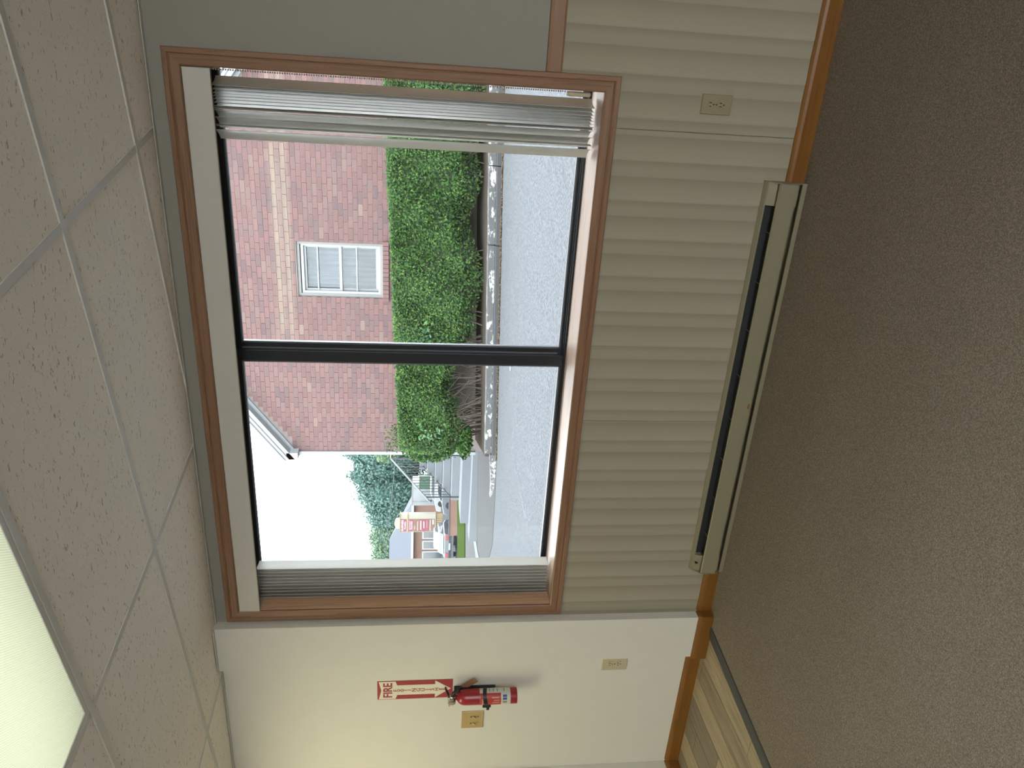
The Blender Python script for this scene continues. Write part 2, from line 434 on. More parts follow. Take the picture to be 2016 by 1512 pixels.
WL = struct(MB().prism([(-2.498, .25), (-2.498, -.052), (-2.752, -.052), (-2.752, 0), (-3.567, 0), (-3.567, -.055), (-3.84, -.055), (-3.84, 0), (-5.8, 0), (-5.8, .25)], 2, 0, 2.5).build('wall_left', 'paint'))
struct(box('wall_far_left', 'paint', None, -6.0, -5.8, -7.2, .25, 0, 2.5))
RW = empty('wall_right'); struct(RW)          # unseen glazed opening, added to let fill daylight into the room
m = MB(); m.box(2.9, 3.1, -5.2, .25, 0, 2.5); m.box(2.9, 3.1, -7.2, -5.2, 0, .06); m.box(2.9, 3.1, -7.2, -5.2, 2.34, 2.5)
m.build('plaster', 'paint', RW)
m = MB()
for k in range(2): m.box(2.97, 3.03, -6.9+.85*k, -6.84+.85*k, .06, 2.34)
m.build('added_glazing_frame', 'alu', RW)
BW = empty('wall_back'); struct(BW)  # its glazed opening is added out of view for fill daylight
m = MB(); m.box(-5.8, -.1, -7.2, -7.0, 0, 2.5); m.box(-.1, 2.9, -7.2, -7.0, 0, .06); m.box(-.1, 2.9, -7.2, -7.0, 2.34, 2.5)
m.build('plaster', 'paint', BW)
m = MB()
for k in range(3): m.box(-.1+1.0*k, -.04+1.0*k, -7.13, -7.07, .06, 2.34)
m.build('added_glazing_frame', 'alu', BW)
struct(box('roof_with_added_canopy', 'roofing', None, -6.4, 5.6, -9.7, 0.95, 2.5, 2.66))  # roof; the overhang behind and to the right is added to cut off sky

# floor
FL = empty('floor'); struct(FL)
EDGE = lambda y: -2.546+.1*y
m = MB(); m.add([(EDGE(0), 0, .003), (2.9, 0, .003), (2.9, -7, .003), (EDGE(-7), -7, .003), (EDGE(0), 0, -.03), (2.9, 0, -.03), (2.9, -7, -.03), (EDGE(-7), -7, -.03)],
               [(0, 1, 2, 3), (4, 7, 6, 5), (0, 4, 5, 1), (1, 5, 6, 2), (2, 6, 7, 3), (3, 7, 4, 0)])
m.build('carpet', 'carpet', FL)
box('subfloor', 'darkhole', FL, -5.8, -2.5, -7, 0, -.03, -.008)
PW, PL = .1345, .92
offs = [.31, .62, .05, .79, .40, .15, .66, .28, .85, .5, .1, .7, .33, .58, .2, .8, .45, .0, .6, .25, .9, .37, .7]
order = [1, 0, 2, 0, 1, 0, 2, 2, 0, 1, 0, 2, 0, 1, 2, 0, 0, 2, 1, 0, 2, 0, 1]
pm = {}
for k in range(8):
    xr = -2.655-PW*(k-1); y = -.004-offs[k]+.0 if offs[k] > .02 else -.004
    edges = [-.004]; e = -offs[k]
    while e > -3.4:
        if e < -.03: edges.append(e)
        e -= PL
    for j in range(len(edges)-1):
        L = edges[j]-edges[j+1]
        kk = (order[(k*3+j) % 23]) if not (k == 1 and j == 0) else 1
        o = MB().box(xr-PW+.0013, xr-.0013, edges[j+1]+.0013, edges[j]-.0013, -.008, -.001).build('plank', 'plank%d' % kk, FL)
box('vinyl_field', 'plank2', FL, -5.8, -2.655-PW*7, -7, 0, -.008, -.0015)
box('vinyl_field', 'plank2', FL, -2.655-PW*7, -2.52, -7, -3.4, -.008, -.0015)
m = MB()
y0, y1, wd = -.055, -6.9, .074
prof = [(-wd, -.002), (-wd, .001), (-wd*.8, .006), (-wd*.15, .009), (0, .008), (.004, .002)]
n = len(prof)
m.add([(EDGE(y0)+a, y0, z) for a, z in prof]+[(EDGE(y1)+a, y1, z) for a, z in prof], [(i, i+1, n+i+1, n+i) for i in range(n-1)]+[tuple(range(n)), tuple(range(n, 2*n))])
struct(m.build('trim_1', 'strip'))

# baseboards
def bprof(h=.076, t=.014): return [(0, 0), (-t, 0), (-t, h*.72), (-t*.75, h*.86), (-t*.35, h*.97), (0, h)]
BF = empty('baseboard_front'); struct(BF)
MB().prism([(y-.0075, z) for y, z in bprof()], 0, -.388, 2.9).build('board', 'base_x', BF)
MB().prism([(y-.0075, z) for y, z in bprof()], 0, -2.484, -2.219).build('board', 'base_x', BF)
BLf = empty('baseboard_left'); struct(BLf)
MB().prism([(x-2.498+.0, z) for x, z in [(0, 0), (.014, 0), (.014, .055), (.009, .067), (0, .076)]], 1, -.0515, -.0075).build('board', 'base_y', BLf)
MB().prism([(y-.052, z) for y, z in bprof()], 0, -2.756, -2.484).build('board', 'base_x', BLf)
MB().prism([(y, z) for y, z in bprof()], 0, -3.553, -2.752).build('board', 'base_x', BLf)
MB().prism([(x-3.567, z) for x, z in [(0, 0), (.014, 0), (.014, .055), (.009, .067), (0, .076)]], 1, -.0545, -.001).build('board', 'base_y', BLf)
MB().prism([(y-.055, z) for y, z in bprof()], 0, -3.84, -3.553).build('board', 'base_x', BLf)
# chair rail
struct(MB().prism([(0, .985), (-.014, .985), (-.017, .992), (-.017, 1.030), (-.014, 1.040), (0, 1.042)], 0, -.049, 2.9).build('trim_2', 'oak_x'))

# ------------------------------------------------------------------ ceiling
CE = empty('ceiling'); struct(CE)
PHI = -.203; GX, GY = -1.6741, -.5458; TA, TB = 1.2192, .6096
ei = Vector((math.cos(PHI), math.sin(PHI))); ej = Vector((-math.sin(PHI), math.cos(PHI)))
def G(i, j): return Vector((GX, GY))+ei*(i*TA)+ej*(j*TB)
def clip(poly, nx, ny, d):
    out = []
    for k in range(len(poly)):
        a, b = poly[k], poly[(k+1) % len(poly)]
        da, db = a[0]*nx+a[1]*ny-d, b[0]*nx+b[1]*ny-d
        if da <= 0: out.append(a)
        if da*db < 0:
            t = da/(da-db); out.append((a[0]+(b[0]-a[0])*t, a[1]+(b[1]-a[1])*t))
    return out
def roomclip(p):
    for c in ((0, 1, -.001), (1, 0, 2.899), (-1, 0, 5.799), (0, -1, 6.999)):
        p = clip(p, *c)
        if len(p) < 3: return None
    ar = abs(sum(p[k][0]*p[(k+1) % len(p)][1]-p[(k+1) % len(p)][0]*p[k][1] for k in range(len(p))))/2
    return p if ar > 1e-4 else None
TROFFERS = {(0, -2): 'visible', (-2, -2): 'hall', (2, -5): 'back'}  # the last one is an unseen fixture, added to fill the room with light
for i in range(-5, 6):
    for j in range(-14, 4):
        g = .004
        q = [G(i, j)+ei*g+ej*g, G(i+1, j)-ei*g+ej*g, G(i+1, j+1)-ei*g-ej*g, G(i, j+1)+ei*g-ej*g]
        p = roomclip([(v.x, v.y) for v in q])
        if p and (i, j) not in TROFFERS:
            MB().prism(p, 2, H+.003+R.uniform(0, .0012), H+.018).build('ceiling_tile', 'tile', CE)
def bar(a, b, hw, z0, z1, name):
    d = (b-a).normalized(); n = Vector((-d.y, d.x))
    p = roomclip([tuple(a+n*hw), tuple(b+n*hw), tuple(b-n*hw), tuple(a-n*hw)])
    if p: MB().prism(p, 2, z0, z1).build(name, 'tee', CE)
for j in range(-13, 4): bar(G(-5, j), G(6, j), .0119, H-.001, H+.012, 'main_tee')
for i in range(-5, 7):
    for j in range(-14, 4): bar(G(i, j)+ej*.0119, G(i, j+1)-ej*.0119, .0119, H, H+.012, 'cross_tee')
for a, b in ((-2.498, 2.9), (-5.8, -3.84), (-3.567, -2.752)):
    m = MB(); m.box(a, b, -.02, -.0005, H-.0022, H-.0004); m.box(a, b, -.0025, -.0005, H-.0022, H+.02); m.build('wall_angle', 'tee', CE)
for a, b in ((-2.752, -2.498), (-3.84, -3.567)):
    m = MB(); m.box(a, b, -.073, -.053, H-.0022, H-.0004); m.build('wall_angle', 'tee', CE)

def diffuser_mat(name, L, col=(.92, 1.0, .70, 1)):
    t = NT(name)
    v = t.wpos((1, 1, 1), (0, 0, -PHI)); s3 = t.n('ShaderNodeSeparateXYZ'); t.l(v, s3.inputs[0])
    rib = t.math('SINE', t.math('MULTIPLY', t.math('ADD', s3.outputs[0], s3.outputs[1]), 760.0))
    c0 = GX*ei.x+GY*ei.y+.5*TA; c1 = GX*ej.x+GY*ej.y-1.5*TB
    du = t.math('DIVIDE', t.math('ABSOLUTE', t.math('SUBTRACT', s3.outputs[0], c0)), TA*.5); dv = t.math('DIVIDE', t.math('ABSOLUTE', t.math('SUBTRACT', s3.outputs[1], c1)), TB*.5)
    fall = t.math('SUBTRACT', 1.18, t.math('ADD', t.math('MULTIPLY', t.math('POWER', du, 4), .22), t.math('MULTIPLY', t.math('POWER', dv, 2), .52)))   # two tubes behind the lens
    e = t.n('ShaderNodeEmission'); e.inputs[0].default_value = col
    k_ = t.math('ADD', t.math('MULTIPLY', rib, .15), 1.0)
    if name.endswith('visible'): k_ = t.math('MULTIPLY', k_, fall)
    t.l(t.math('MULTIPLY', k_, L), e.inputs[1])
    p = t.n('ShaderNodeBsdfPrincipled'); p.inputs['Base Color'].default_value = (.30, .33, .25, 1); p.inputs['Roughness'].default_value = .35
    b = t.n('ShaderNodeBump'); b.inputs['Strength'].default_value = .4; b.inputs['Distance'].default_value = .002
    t.l(rib, b.inputs['Height']); t.l(b.outputs[0], p.inputs['Normal'])
    a = t.n('ShaderNodeAddShader'); t.l(e.outputs[0], a.inputs[0]); t.l(p.outputs[0], a.inputs[1]); t.l(a.outputs[0], t.out.inputs[0]); return t.m
for k, v in LAMP.items(): M['diff_'+k] = diffuser_mat('prismatic_diffuser_'+k, v, (.92, 1.0, .70, 1) if k == 'visible' else (1.0, .95, .60, 1))
LBL = {(0, -2): 'lit fluorescent ceiling light with ribbed greenish lens, nearest the camera and window', (-2, -2): 'lit fluorescent ceiling light over the vinyl floor by the fire extinguisher wall',
       (2, -5): 'added unseen fluorescent fill light along the right hand wall of the room'}
for (i, j), kind in TROFFERS.items():
    t = tag(empty('ceiling_light'), LBL[(i, j)], 'ceiling light', 'recessed fluorescent ceiling lights')
    def P(a, b): v = G(i, j)+ei*a+ej*b; return (v.x, v.y)
    e = .013; fwid = .018
    m = MB()
    for a0, a1, b0, b1 in ((e, TA-e, e, e+fwid), (e, TA-e, TB-e-fwid, TB-e), (e, e+fwid, e+fwid, TB-e-fwid), (TA-e-fwid, TA-e, e+fwid, TB-e-fwid)):
        m.prism([P(a0, b0), P(a1, b0), P(a1, b1), P(a0, b1)], 2, H+.001, H+.02)
    m.build('frame', 'tee', t)
    MB().prism([P(e, e), P(TA-e, e), P(TA-e, TB-e), P(e, TB-e)], 2, H+.02, H+.09).build('housing', 'tee', t)
    d = e+fwid
    MB().prism([P(d, d), P(TA-d, d), P(TA-d, TB-d), P(d, TB-d)], 2, H+.004, H+.01).build('diffuser', 'diff_'+kind, t)

# ------------------------------------------------------------------ window 1
W1 = empty('window_1'); struct(W1)
CP = [(0, 0), (0, -.013), (.005, -.0165), (.030, -.018), (.036, -.0145), (.040, -.019), (.054, -.0195), (.057, -.016), (.057, 0)]
def casing(name, mat, A, B, na, nb):
    # A,B inner corners (x,z); na,nb outward mitre directions at each end
    m = MB(); n = len(CP)
    m.add([(A[0]+na[0]*t, y, A[1]+na[1]*t) for t, y in CP]+[(B[0]+nb[0]*t, y, B[1]+nb[1]*t) for t, y in CP],
          [(i, (i+1) % n, n+(i+1) % n, n+i) for i in range(n)]+[tuple(range(n)), tuple(range(n, 2*n))])
    return m.build(name, mat, W1)
a, b, c, d = (OX0, OZ0), (OX1, OZ0), (OX1, OZ1), (OX0, OZ1)
casing('casing_bottom', 'oak_x', a, b, (-1, -1), (1, -1)); casing('casing_top', 'oak_x', d, c, (-1, 1), (1, 1))
casing('casing_side', 'oak_z', a, d, (-1, -1), (-1, 1)); casing('casing_side', 'oak_z', b, c, (1, -1), (1, 1))
box('jamb', 'jamb_z', W1, OX0-.0, OX0+.003, -.004, .20, OZ0, OZ1+.014); box('jamb', 'jamb_z', W1, OXR-.003, OXR, .0, .20, OZ0, OZ1+.014)
box('head_jamb', 'jamb_z', W1, OX0+.003, OXR-.003, 0, .20, OZ1, OZ1+.015)
box('sill_board', 'sill_x', W1, OX0, OXR, -.0, .20, OZ0-.02, OZ0)
fr = MB()
YF0, YF1 = .196, .262
fr.box(OX0, OXR, YF0, YF1, OZ0-.02, OZ0+.009); fr.box(OX0, OXR, YF0, YF1, OZ1-.03, OZ1+.015)
fr.box(OX0, OX0+.035, YF0, YF1, OZ0+.012, OZ1-.03); fr.box(OXR-.02, OXR, YF0, YF1, OZ0+.012, OZ1-.03)
fr.box(OX0, OXR, YF0+.012, YF1, OZ0+.009, OZ0+.014)
fr.build('window_frame', 'alu', W1, bevel=.0015)
def sash(x0, x1, y0, z0, z1, sl, sr, zb):
    s_ = MB(); y1 = y0+.022
    s_.box(x0, x0+sl, y0, y1, z0, z1); s_.box(x1-sr, x1, y0, y1, z0, z1)
    s_.box(x0+sl, x1-sr, y0, y1, z0, z0+zb); s_.box(x0+sl, x1-sr, y0, y1, z1-.03, z1)
    so = s_.build('sash', 'alu', W1, bevel=.001)
    g = MB(); b = .006
    g.box(x0+sl, x0+sl+b, y0+.002, y1-.002, z0+zb, z1-.03); g.box(x1-sr-b, x1-sr, y0+.002, y1-.002, z0+zb, z1-.03)
    g.box(x0+sl, x1-sr, y0+.002, y1-.002, z0+zb, z0+zb+b); g.box(x0+sl, x1-sr, y0+.002, y1-.002, z1-.03-b, z1-.03)
    g.build('glazing_bead', 'bead_lit', so)
    box('pane', 'glass', so, x0+sl, x1-sr, y0+.009, y0+.013, z0+zb, z1-.03)
    return so
s1 = sash(OX0+.035, -1.214, .200, OZ0+.010, OZ1-.03, .03, .049, .011)
s2 = sash(-1.236, OXR-.018, .226, OZ0+.014, OZ1-.03, .047, .02, .009)
box('glazing_bead', 'bead_lit', s2, -1.214, -1.2075, .222, .2265, OZ0+.034, OZ1-.06)
m = MB(); pts = []
for k in range(9):
    a = math.radians(118+k*8); pts.append((-1.275-.115+.10*math.cos(a-1.2), .2155, 2.085+.10*math.sin(a-1.2)))
m.tube(pts, .0011, 5); m.build('scratch', 'bead', s1)

# ------------------------------------------------------------------ vertical blind
VB = tag(empty('vertical_blind'), 'off-white vertical blind with vanes drawn to both ends of the window', 'blind')
m = MB()
m.prism([(-.014, 2.186), (-.0155, 2.19), (-.0155, 2.274), (-.0125, 2.278), (-.0115, 2.278), (-.0115, 2.186)], 0, -2.426, -.112)
m.box(-2.4285, -2.424, -.0155, .11, 2.186, 2.278); m.box(-.1125, -.110, -.0155, .11, 2.186, 2.278)
m.build('valance', 'valance', VB, bevel=.002)
box('valance_reflection', 'tan', VB, -2.424, -.1125, -.0112, -.004, 2.1845, 2.188)  # tan strip paints in the wood's reflection along the valance's lower edge
box('headrail', 'alu', VB, -2.42, -.115, .06, .12, 2.225, 2.262)
def vane(xn, yn, xf, yf, z0=.838, z1=2.205, bow=.006):
    m = MB(); n = 6; L = []; dx, dy = xf-xn, yf-yn; l = math.hypot(dx, dy); nx, ny = -dy/l, dx/l
    for k in range(n+1):
        t = k/n; o = bow*(1-(2*t-1)**2); L.append((xn+dx*t+nx*o, yn+dy*t+ny*o))
    th = .0008
    pts = [(p[0]+nx*th, p[1]+ny*th) for p in L]+[(p[0]-nx*th, p[1]-ny*th) for p in reversed(L)]
    m.prism(pts, 2, z0, z1)
    return m.build('vane', 'vane', VB, smooth=False)
rv = [(-.166, -.139), (-.180, -.160), (-.192, -.176), (-.201, -.188), (-.211, -.200), (-.222, -.213), (-.233, -.229), (-.243, -.247), (-.247, -.279), (-.270, -.302), (-.300, -.314), (-.313, -.352)]
for k, (a, b) in enumerate(rv):
    l = math.sqrt(max(.089**2-(b-a)**2, .001))
    vane(a, .050+.0006*(k % 3), b, .050+l, .838+.0015*(k % 2), bow=.007 if k < 7 else -.008)
for k in range(10):
    xn = -2.241-.0185*k; vane(xn, .05+.001*(k % 2), xn-.017-.002*(k % 3), .135, .836+.001*(k % 2), bow=.004)
m = MB(); z = 2.2; k = 0
while z > .955:
    m.ball((-.1132, .024+.0004*math.sin(z*9), z), .0032, 6, 4); z -= .0082
    k += 1
m.build('bead_chain', 'bead', VB, smooth=True)
m = MB(); m.box(-.128, -.111, .010, .038, .868, .955); m.build('chain_holder', 'ivory', VB, bevel=.006)

# ------------------------------------------------------------------ baseboard heater
HT = tag(empty('baseboard_heater'), 'long beige metal baseboard heater on the wall below the window', 'heater')
HX0, HX1 = -2.217, -.386
def hz(prof, x0, x1, name, mat, bev=0): return MB().prism(prof, 0, x0, x1).build(name, mat, HT, bevel=bev)
y_ = -.0105
hz([(y_, .006), (y_-.003, .006), (y_-.003, .158), (y_, .158)], HX0, HX1, 'back_plate', 'heater')
hz([(y_, .161), (y_-.004, .160), (-.030, .1535), (-.030, .1475), (-.0275, .1475), (-.0275, .151), (y_, .157)], HX0, HX1, 'top_hood', 'heater')
hz([(-.0655, .048), (-.063, .047), (-.063, .112), (-.058, .117), (-.059, .119), (-.0655, .1145)], HX0+.003, HX1-.003, 'front_panel', 'heater')
hz([(y_, .004), (-.052, .004), (-.052, .022), (-.0495, .023), (-.0495, .007), (y_, .007)], HX0, HX1, 'bottom_rail', 'heater')
m = MB(); m.box(HX0+.09, HX1-.09, -.046, -.016, .058, .108)
x = HX0+.09
hz([(y_-.003, .024), (y_-.006, .024), (y_-.006, .150), (y_-.003, .150)], HX0+.088, HX1-.088, 'reflector', 'heater_dark')
m.build('heating_element', 'heater_dark', HT)
for x0, x1 in ((HX1-.088, HX1-.002), (HX0+.002, HX0+.088)):
    hz([(-.044, .030), (-.040, .030), (-.030, .150), (-.033, .150), (-.044, .12)], x0, x1, 'end_cover', 'heater')
for x0 in (HX0-.0015, HX1-.0015):
    MB().prism([(y_, .002), (-.053, .002), (-.053, .025), (-.0665, .046), (-.0665, .117), (-.031, .1545), (y_, .162)], 0, x0, x0+.003).build('end_cap', 'heater', HT)
box('knockout', 'darkhole', HT, HX0+.045, HX0+.050, -.0465, -.036, .134, .146)
k = 0
x = HX0+.2
while x < HX1-.15:
    box('fin_bracket', 'heater', HT, x, x+.003, -.056, -.016, .1125, .115); x += .205
MB().ball((-1.325, -.0655, .058), .010, 8, 6, (1.3, .06, .55)).build('rust_spot', 'rust', HT, smooth=True)

# ------------------------------------------------------------------ outlets and switch
def outlet(x0, x1, z0, z1, yw, mat, label, k=1.0, tilt=0):
    t = tag(empty('power_outlet'), label, 'outlet', 'duplex wall outlets')
    MB().bevbox(x0, x1, yw-.0055, yw, z0, z1, .0025).build('cover_plate', mat, t)
    cx, cz = (x0+x1)/2, (z0+z1)/2
    for s_ in (1, -1):
        zc = cz+s_*.0195*k; m = MB(); p = []
        for q in range(24):
            a = 2*math.pi*q/24; p.append((cx+.0172*k*math.cos(a), zc+max(-.0138*k, min(.0138*k, .0172*k*math.sin(a)))))
        rc = m.prism(p, 1, yw-.0075, yw-.0045).build('receptacle', mat, t)
        for dx, w_ in ((-.0063, .0012), (.0063, .0016)): box('slot', 'darkhole', rc, cx+dx*k-w_*k, cx+dx*k+w_*k, yw-.0078, yw-.006, zc+.000, zc+.0085*k)
        MB().cyl((cx, yw-.0078, zc-.0075*k+.0), (cx, yw-.006, zc-.0075*k), .0026*k, n=10).build('ground_hole', 'darkhole', rc)
    MB().cyl((cx, yw-.0068, cz), (cx, yw-.005, cz), .0032*k, n=12).build('screw', 'chrome', t)
    return t
outlet(-.159, -.089, .3455, .4595, -.0095, 'almond', 'almond duplex outlet on the striped wainscot right of the baseboard heater')
outlet(-2.875, -2.788, .385, .517, 0, 'ivory', 'ivory duplex outlet low on the plain white wall below the fire extinguisher', 1.1)
SW = tag(empty('light_switch'), 'tan double toggle light switch on the white wall left of the fire extinguisher', 'switch')
MB().bevbox(-3.246, -3.128, -.006, 0, 1.111, 1.226, .003).build('cover_plate', 'tanplate', SW)
for cx in (-3.210, -3.164):
    box('toggle_slot', 'tan', SW, cx-.005, cx+.005, -.0068, -.004, 1.157, 1.181)
    MB().prism([(-.006, 1.158), (-.018, 1.150), (-.019, 1.156), (-.006, 1.172)], 0, cx-.0042, cx+.0042).build('toggle', 'tanplate', SW)
    for z in (1.139, 1.199):
        MB().cyl((cx, -.0072, z), (cx, -.005, z), .0032, n=10).build('screw', 'darkhole' if (z < 1.15 and cx > -3.18) else 'tanplate', SW)

# ------------------------------------------------------------------ fire extinguisher sign
FS = tag(empty('extinguisher_sign'), 'red and white FIRE EXTINGUISHER arrow sign stuck on the white wall', 'sign')
SX0, SX1, SZ0, SZ1 = -3.024, -2.902, 1.279, 1.656
MB().box(SX0, SX1, -.0022, 0, SZ0, SZ1).build('sign_plate', 'signred', FS)
cx, hw, ht = (SX0+SX1)/2, (SX1-SX0)/2, SZ1-SZ0
poly = [(-.95, .018), (0, .052), (.95, .018), (.95, .24), (.53, .262), (.53, .765), (.93, .765), (0, .975), (-.93, .765), (-.53, .765), (-.53, .262), (-.95, .24)]
m = MB(); n = len(poly)
vs = [(cx+a*hw, -.0027, SZ1-b*ht) for a, b in poly]+[(cx+a*hw, -.002, SZ1-b*ht) for a, b in poly]
m.add(vs, [tuple(range(n))]+[(i, (i+1) % n, n+(i+1) % n, n+i) for i in range(n)]); m.build('arrow', 'signwhite', FS)
textmesh('lettering', 'FIRE', .062, 'signred', FS, face_minus_y(cx, -.0028, SZ1-.143*ht), bold=.0016, width=.096)
for k, ch in enumerate('EXTINGUISHER'):
    textmesh('letter', ch, .030, 'signred', FS, face_minus_y(cx-.002, -.0028, SZ1-(.243+.0605*k)*ht), bold=.0004)

# ------------------------------------------------------------------ fire extinguisher and bracket
EX, EY, ER = -2.967, -.0585, .039
BK = tag(empty('extinguisher_bracket'), 'black wall bracket and strap holding the fire extinguisher', 'bracket')
m = MB(); m.box(EX-.019, EX+.019, -.0185, 0, 1.062, 1.272); m.box(EX-.011, EX+.011, -.040, -.018, 1.262, 1.272); m.build('back_plate', 'black', BK, bevel=.003)
m = MB()
for k in range(28):
    pass
n = 30; vs = []; 
for k in range(n+1):
    a = math.radians(75-k*330/n); r_ = ER+.0012; z = 1.112+.010*math.cos(a+.6)
    for rr, dz in ((r_, -.0095), (r_+.0022, -.0095), (r_+.0022, .0095), (r_, .0095)): vs.append((EX+rr*math.cos(a), EY+rr*math.sin(a), z+dz))
m.add(vs, [(4*k+j, 4*k+(j+1) % 4, 4*k+4+(j+1) % 4, 4*k+4+j) for k in range(n) for j in range(4)]+[(0, 3, 2, 1), (4*n, 4*n+1, 4*n+2, 4*n+3)])
m.build('strap', 'black', BK)
m = MB(); a = math.radians(-150); px, py = EX+.043*math.cos(a), EY+.043*math.sin(a)
m.box(px-.012, px+.006, py-.007, py+.006, 1.088, 1.130); m.box(px-.030, px-.006, py-.006, py+.000, 1.095, 1.110); m.build('latch', 'black', BK, bevel=.003)
FE = tag(empty('fire_extinguisher'), 'small red fire extinguisher strapped to the white wall under the arrow sign', 'extinguisher')
prof = [(.030, .957), (.0385, .9575), (ER, .962), (ER, 1.215), (.0375, 1.229), (.033, 1.242), (.025, 1.252), (.016, 1.258), (.0125, 1.262), (.0125, 1.270)]
MB().lathe(prof, EX, EY, 32).build('cylinder', 'red', FE, smooth=True)
lb = MB().sleeve(EX, EY, ER-.0002, .0006, -175, 50, .992, 1.146, 28).build('label', 'label', FE)
MB().sleeve(EX, EY, ER+.0002, .0006, -150, -22, 1.040, 1.1455, 20).build('label_panel', 'labelred', lb)
MB().sleeve(EX, EY, ER+.0006, .0005, -140, -62, 1.128, 1.136, 12).build('label_band', 'labelpink', lb)
for a0, z0, z1 in ((-96, 1.048, 1.082), (-78, 1.048, 1.076), (-58, 1.05, 1.086)): MB().sleeve(EX, EY, ER+.0006, .0005, a0, a0+8, z0, z1, 3).build('label_mark', 'labelpink', lb)
for a0, c_ in ((-72, 'blue'), (-52, 'blue'), (-98, 'greyprint')): MB().sleeve(EX, EY, ER+.0002, .0006, a0, a0+16, 1.010, 1.031, 4).build('pictogram', c_, lb)
for z0 in (1.118, 1.095, 1.075, 1.055, 1.022): MB().sleeve(EX, EY, ER+.0002, .0005, -10, 22, z0, z0+.004, 5).build('print_line', 'greyprint', lb)
MB().lathe([(.013, 1.268), (.0145, 1.27), (.0145, 1.296), (.011, 1.303), (.006, 1.305)], EX, EY, 16).build('valve', 'chrome', FE, smooth=True)
gx, gy = EX-.012, EY-.018
MB().cyl((gx+.004, gy+.008, 1.285), (gx-.0, gy-.006, 1.285), .0195, n=20).build('pressure_gauge', 'chrome', FE)
MB().cyl((gx-.0, gy-.006, 1.285), (gx-.0015, gy-.0105, 1.285), .0165, .0145, n=20).build('gauge_face', 'gauge', FE)
MB().cyl((EX-.02, EY-.012, 1.296), (EX-.036, EY-.022, 1.298), .0022, n=8).build('pull_pin', 'chrome', FE)
m = MB(); m.prism([(EX-.012, 1.300), (EX+.012, 1.304), (EX+.066, 1.322), (EX+.068, 1.316), (EX+.012, 1.296), (EX-.014, 1.292)], 1, EY-.009, EY+.009); m.build('squeeze_lever', 'black', FE, bevel=.002)
m = MB(); m.prism([(EX-.014, 1.290), (EX+.010, 1.289), (EX+.040, 1.272), (EX+.062, 1.254), (EX+.056, 1.248), (EX+.034, 1.262), (EX+.006, 1.276), (EX-.014, 1.278)], 1, EY-.010, EY+.010); m.build('carry_handle', 'black', FE, bevel=.002)
m = MB(); m.tube([(EX+.012, EY, 1.282), (EX+.032, EY-.002, 1.279), (EX+.042, EY, 1.268), (EX+.045, EY+.002, 1.245)], [.006, .007, .007, .0085], 10); m.build('nozzle', 'black', FE, smooth=True)
m = MB()
p0 = Vector((EX+.030, -.012, 1.238)); ax = Vector((.052, -.004, -.066)); bx = Vector((-.026, 0, -.020)); nn = Vector((0, -.0004, 0))
m.add([p0+nn, p0+ax+nn, p0+ax+bx+nn, p0+bx+nn, p0-nn, p0+ax-nn, p0+ax+bx-nn, p0+bx-nn], [(0, 1, 2, 3), (7, 6, 5, 4), (0, 4, 5, 1), (1, 5, 6, 2), (2, 6, 7, 3), (3, 7, 4, 0)])
tg = m.build('inspection_tag', 'kraft', FE)
MB().tube([(EX+.013, EY+.012, 1.268), (EX+.022, -.03, 1.258), (EX+.028, -.013, 1.236)], .0008, 5).build('tag_wire', 'chrome', tg)

# ================================================================== OUTDOORS
SL = .037
def gz(x): return -.10+SL*(x+8)
def slab(name, mat, pts, th=.12, dz=0.0):
    # ground slab following the sloping drive
    n = len(pts); m = MB()
    m.add([(x, y, gz(x)+dz) for x, y in pts]+[(x, y, gz(x)+dz-th) for x, y in pts],
          [tuple(range(n)), tuple(range(2*n-1, n-1, -1))]+[(i, n+i, n+(i+1) % n, (i+1) % n) for i in range(n)])
    return m.build(name, mat)
struct(slab('driveway', 'asphalt', [(-40, .26), (9, .26), (9, 10.06), (-8.0, 10.06), (-9.8, 10.5), (-12.2, 12.4), (-15.5, 15.6), (-40, 22)]))
struct(slab('pavement', 'concrete', [(-7.2, 10.06), (-7.2, 17), (-10, 26), (-23.5, 26), (-40, 22), (-15.5, 15.6), (-12.2, 12.4), (-9.8, 10.5), (-8.0, 10.06)], dz=.012))
struct(box('bounce_ground_right', 'bouncecon', None, 3.11, 30, -40, .255, -.2, -.03))  # unseen pale grounds, added to bounce daylight up onto the ceiling
struct(box('bounce_ground_back', 'bouncecon', None, -30, 3.10, -40, -7.21, -.2, -.03))
# pale gutter line in the pavement
gl = [(-13.9, 18.6), (-14.34, 17.9), (-14.2, 16.6), (-13.9, 15.4), (-13.4, 14.0), (-12.4, 11.6)]
gr = [(-11.9, 11.4), (-12.75, 13.5), (-13.2, 14.8), (-13.4, 16.0), (-13.4, 17.2), (-13.25, 17.8)]
struct(slab('gutter', 'stepcon', gl+gr, th=.02, dz=.03))
gs = slab('grass_strip', 'grass', [(-15.0, 22.0), (-17.2, 29.5), (-34, 29.5), (-34, 21.6)], th=.1, dz=.06)
stuff(tag(gs, 'strip of short green grass beyond the pavement by the plaza sign', 'grass'))
struct(box('parking_lot', 'lot', None, -110, -8, 27.3, 130, -2.3, -2.12))

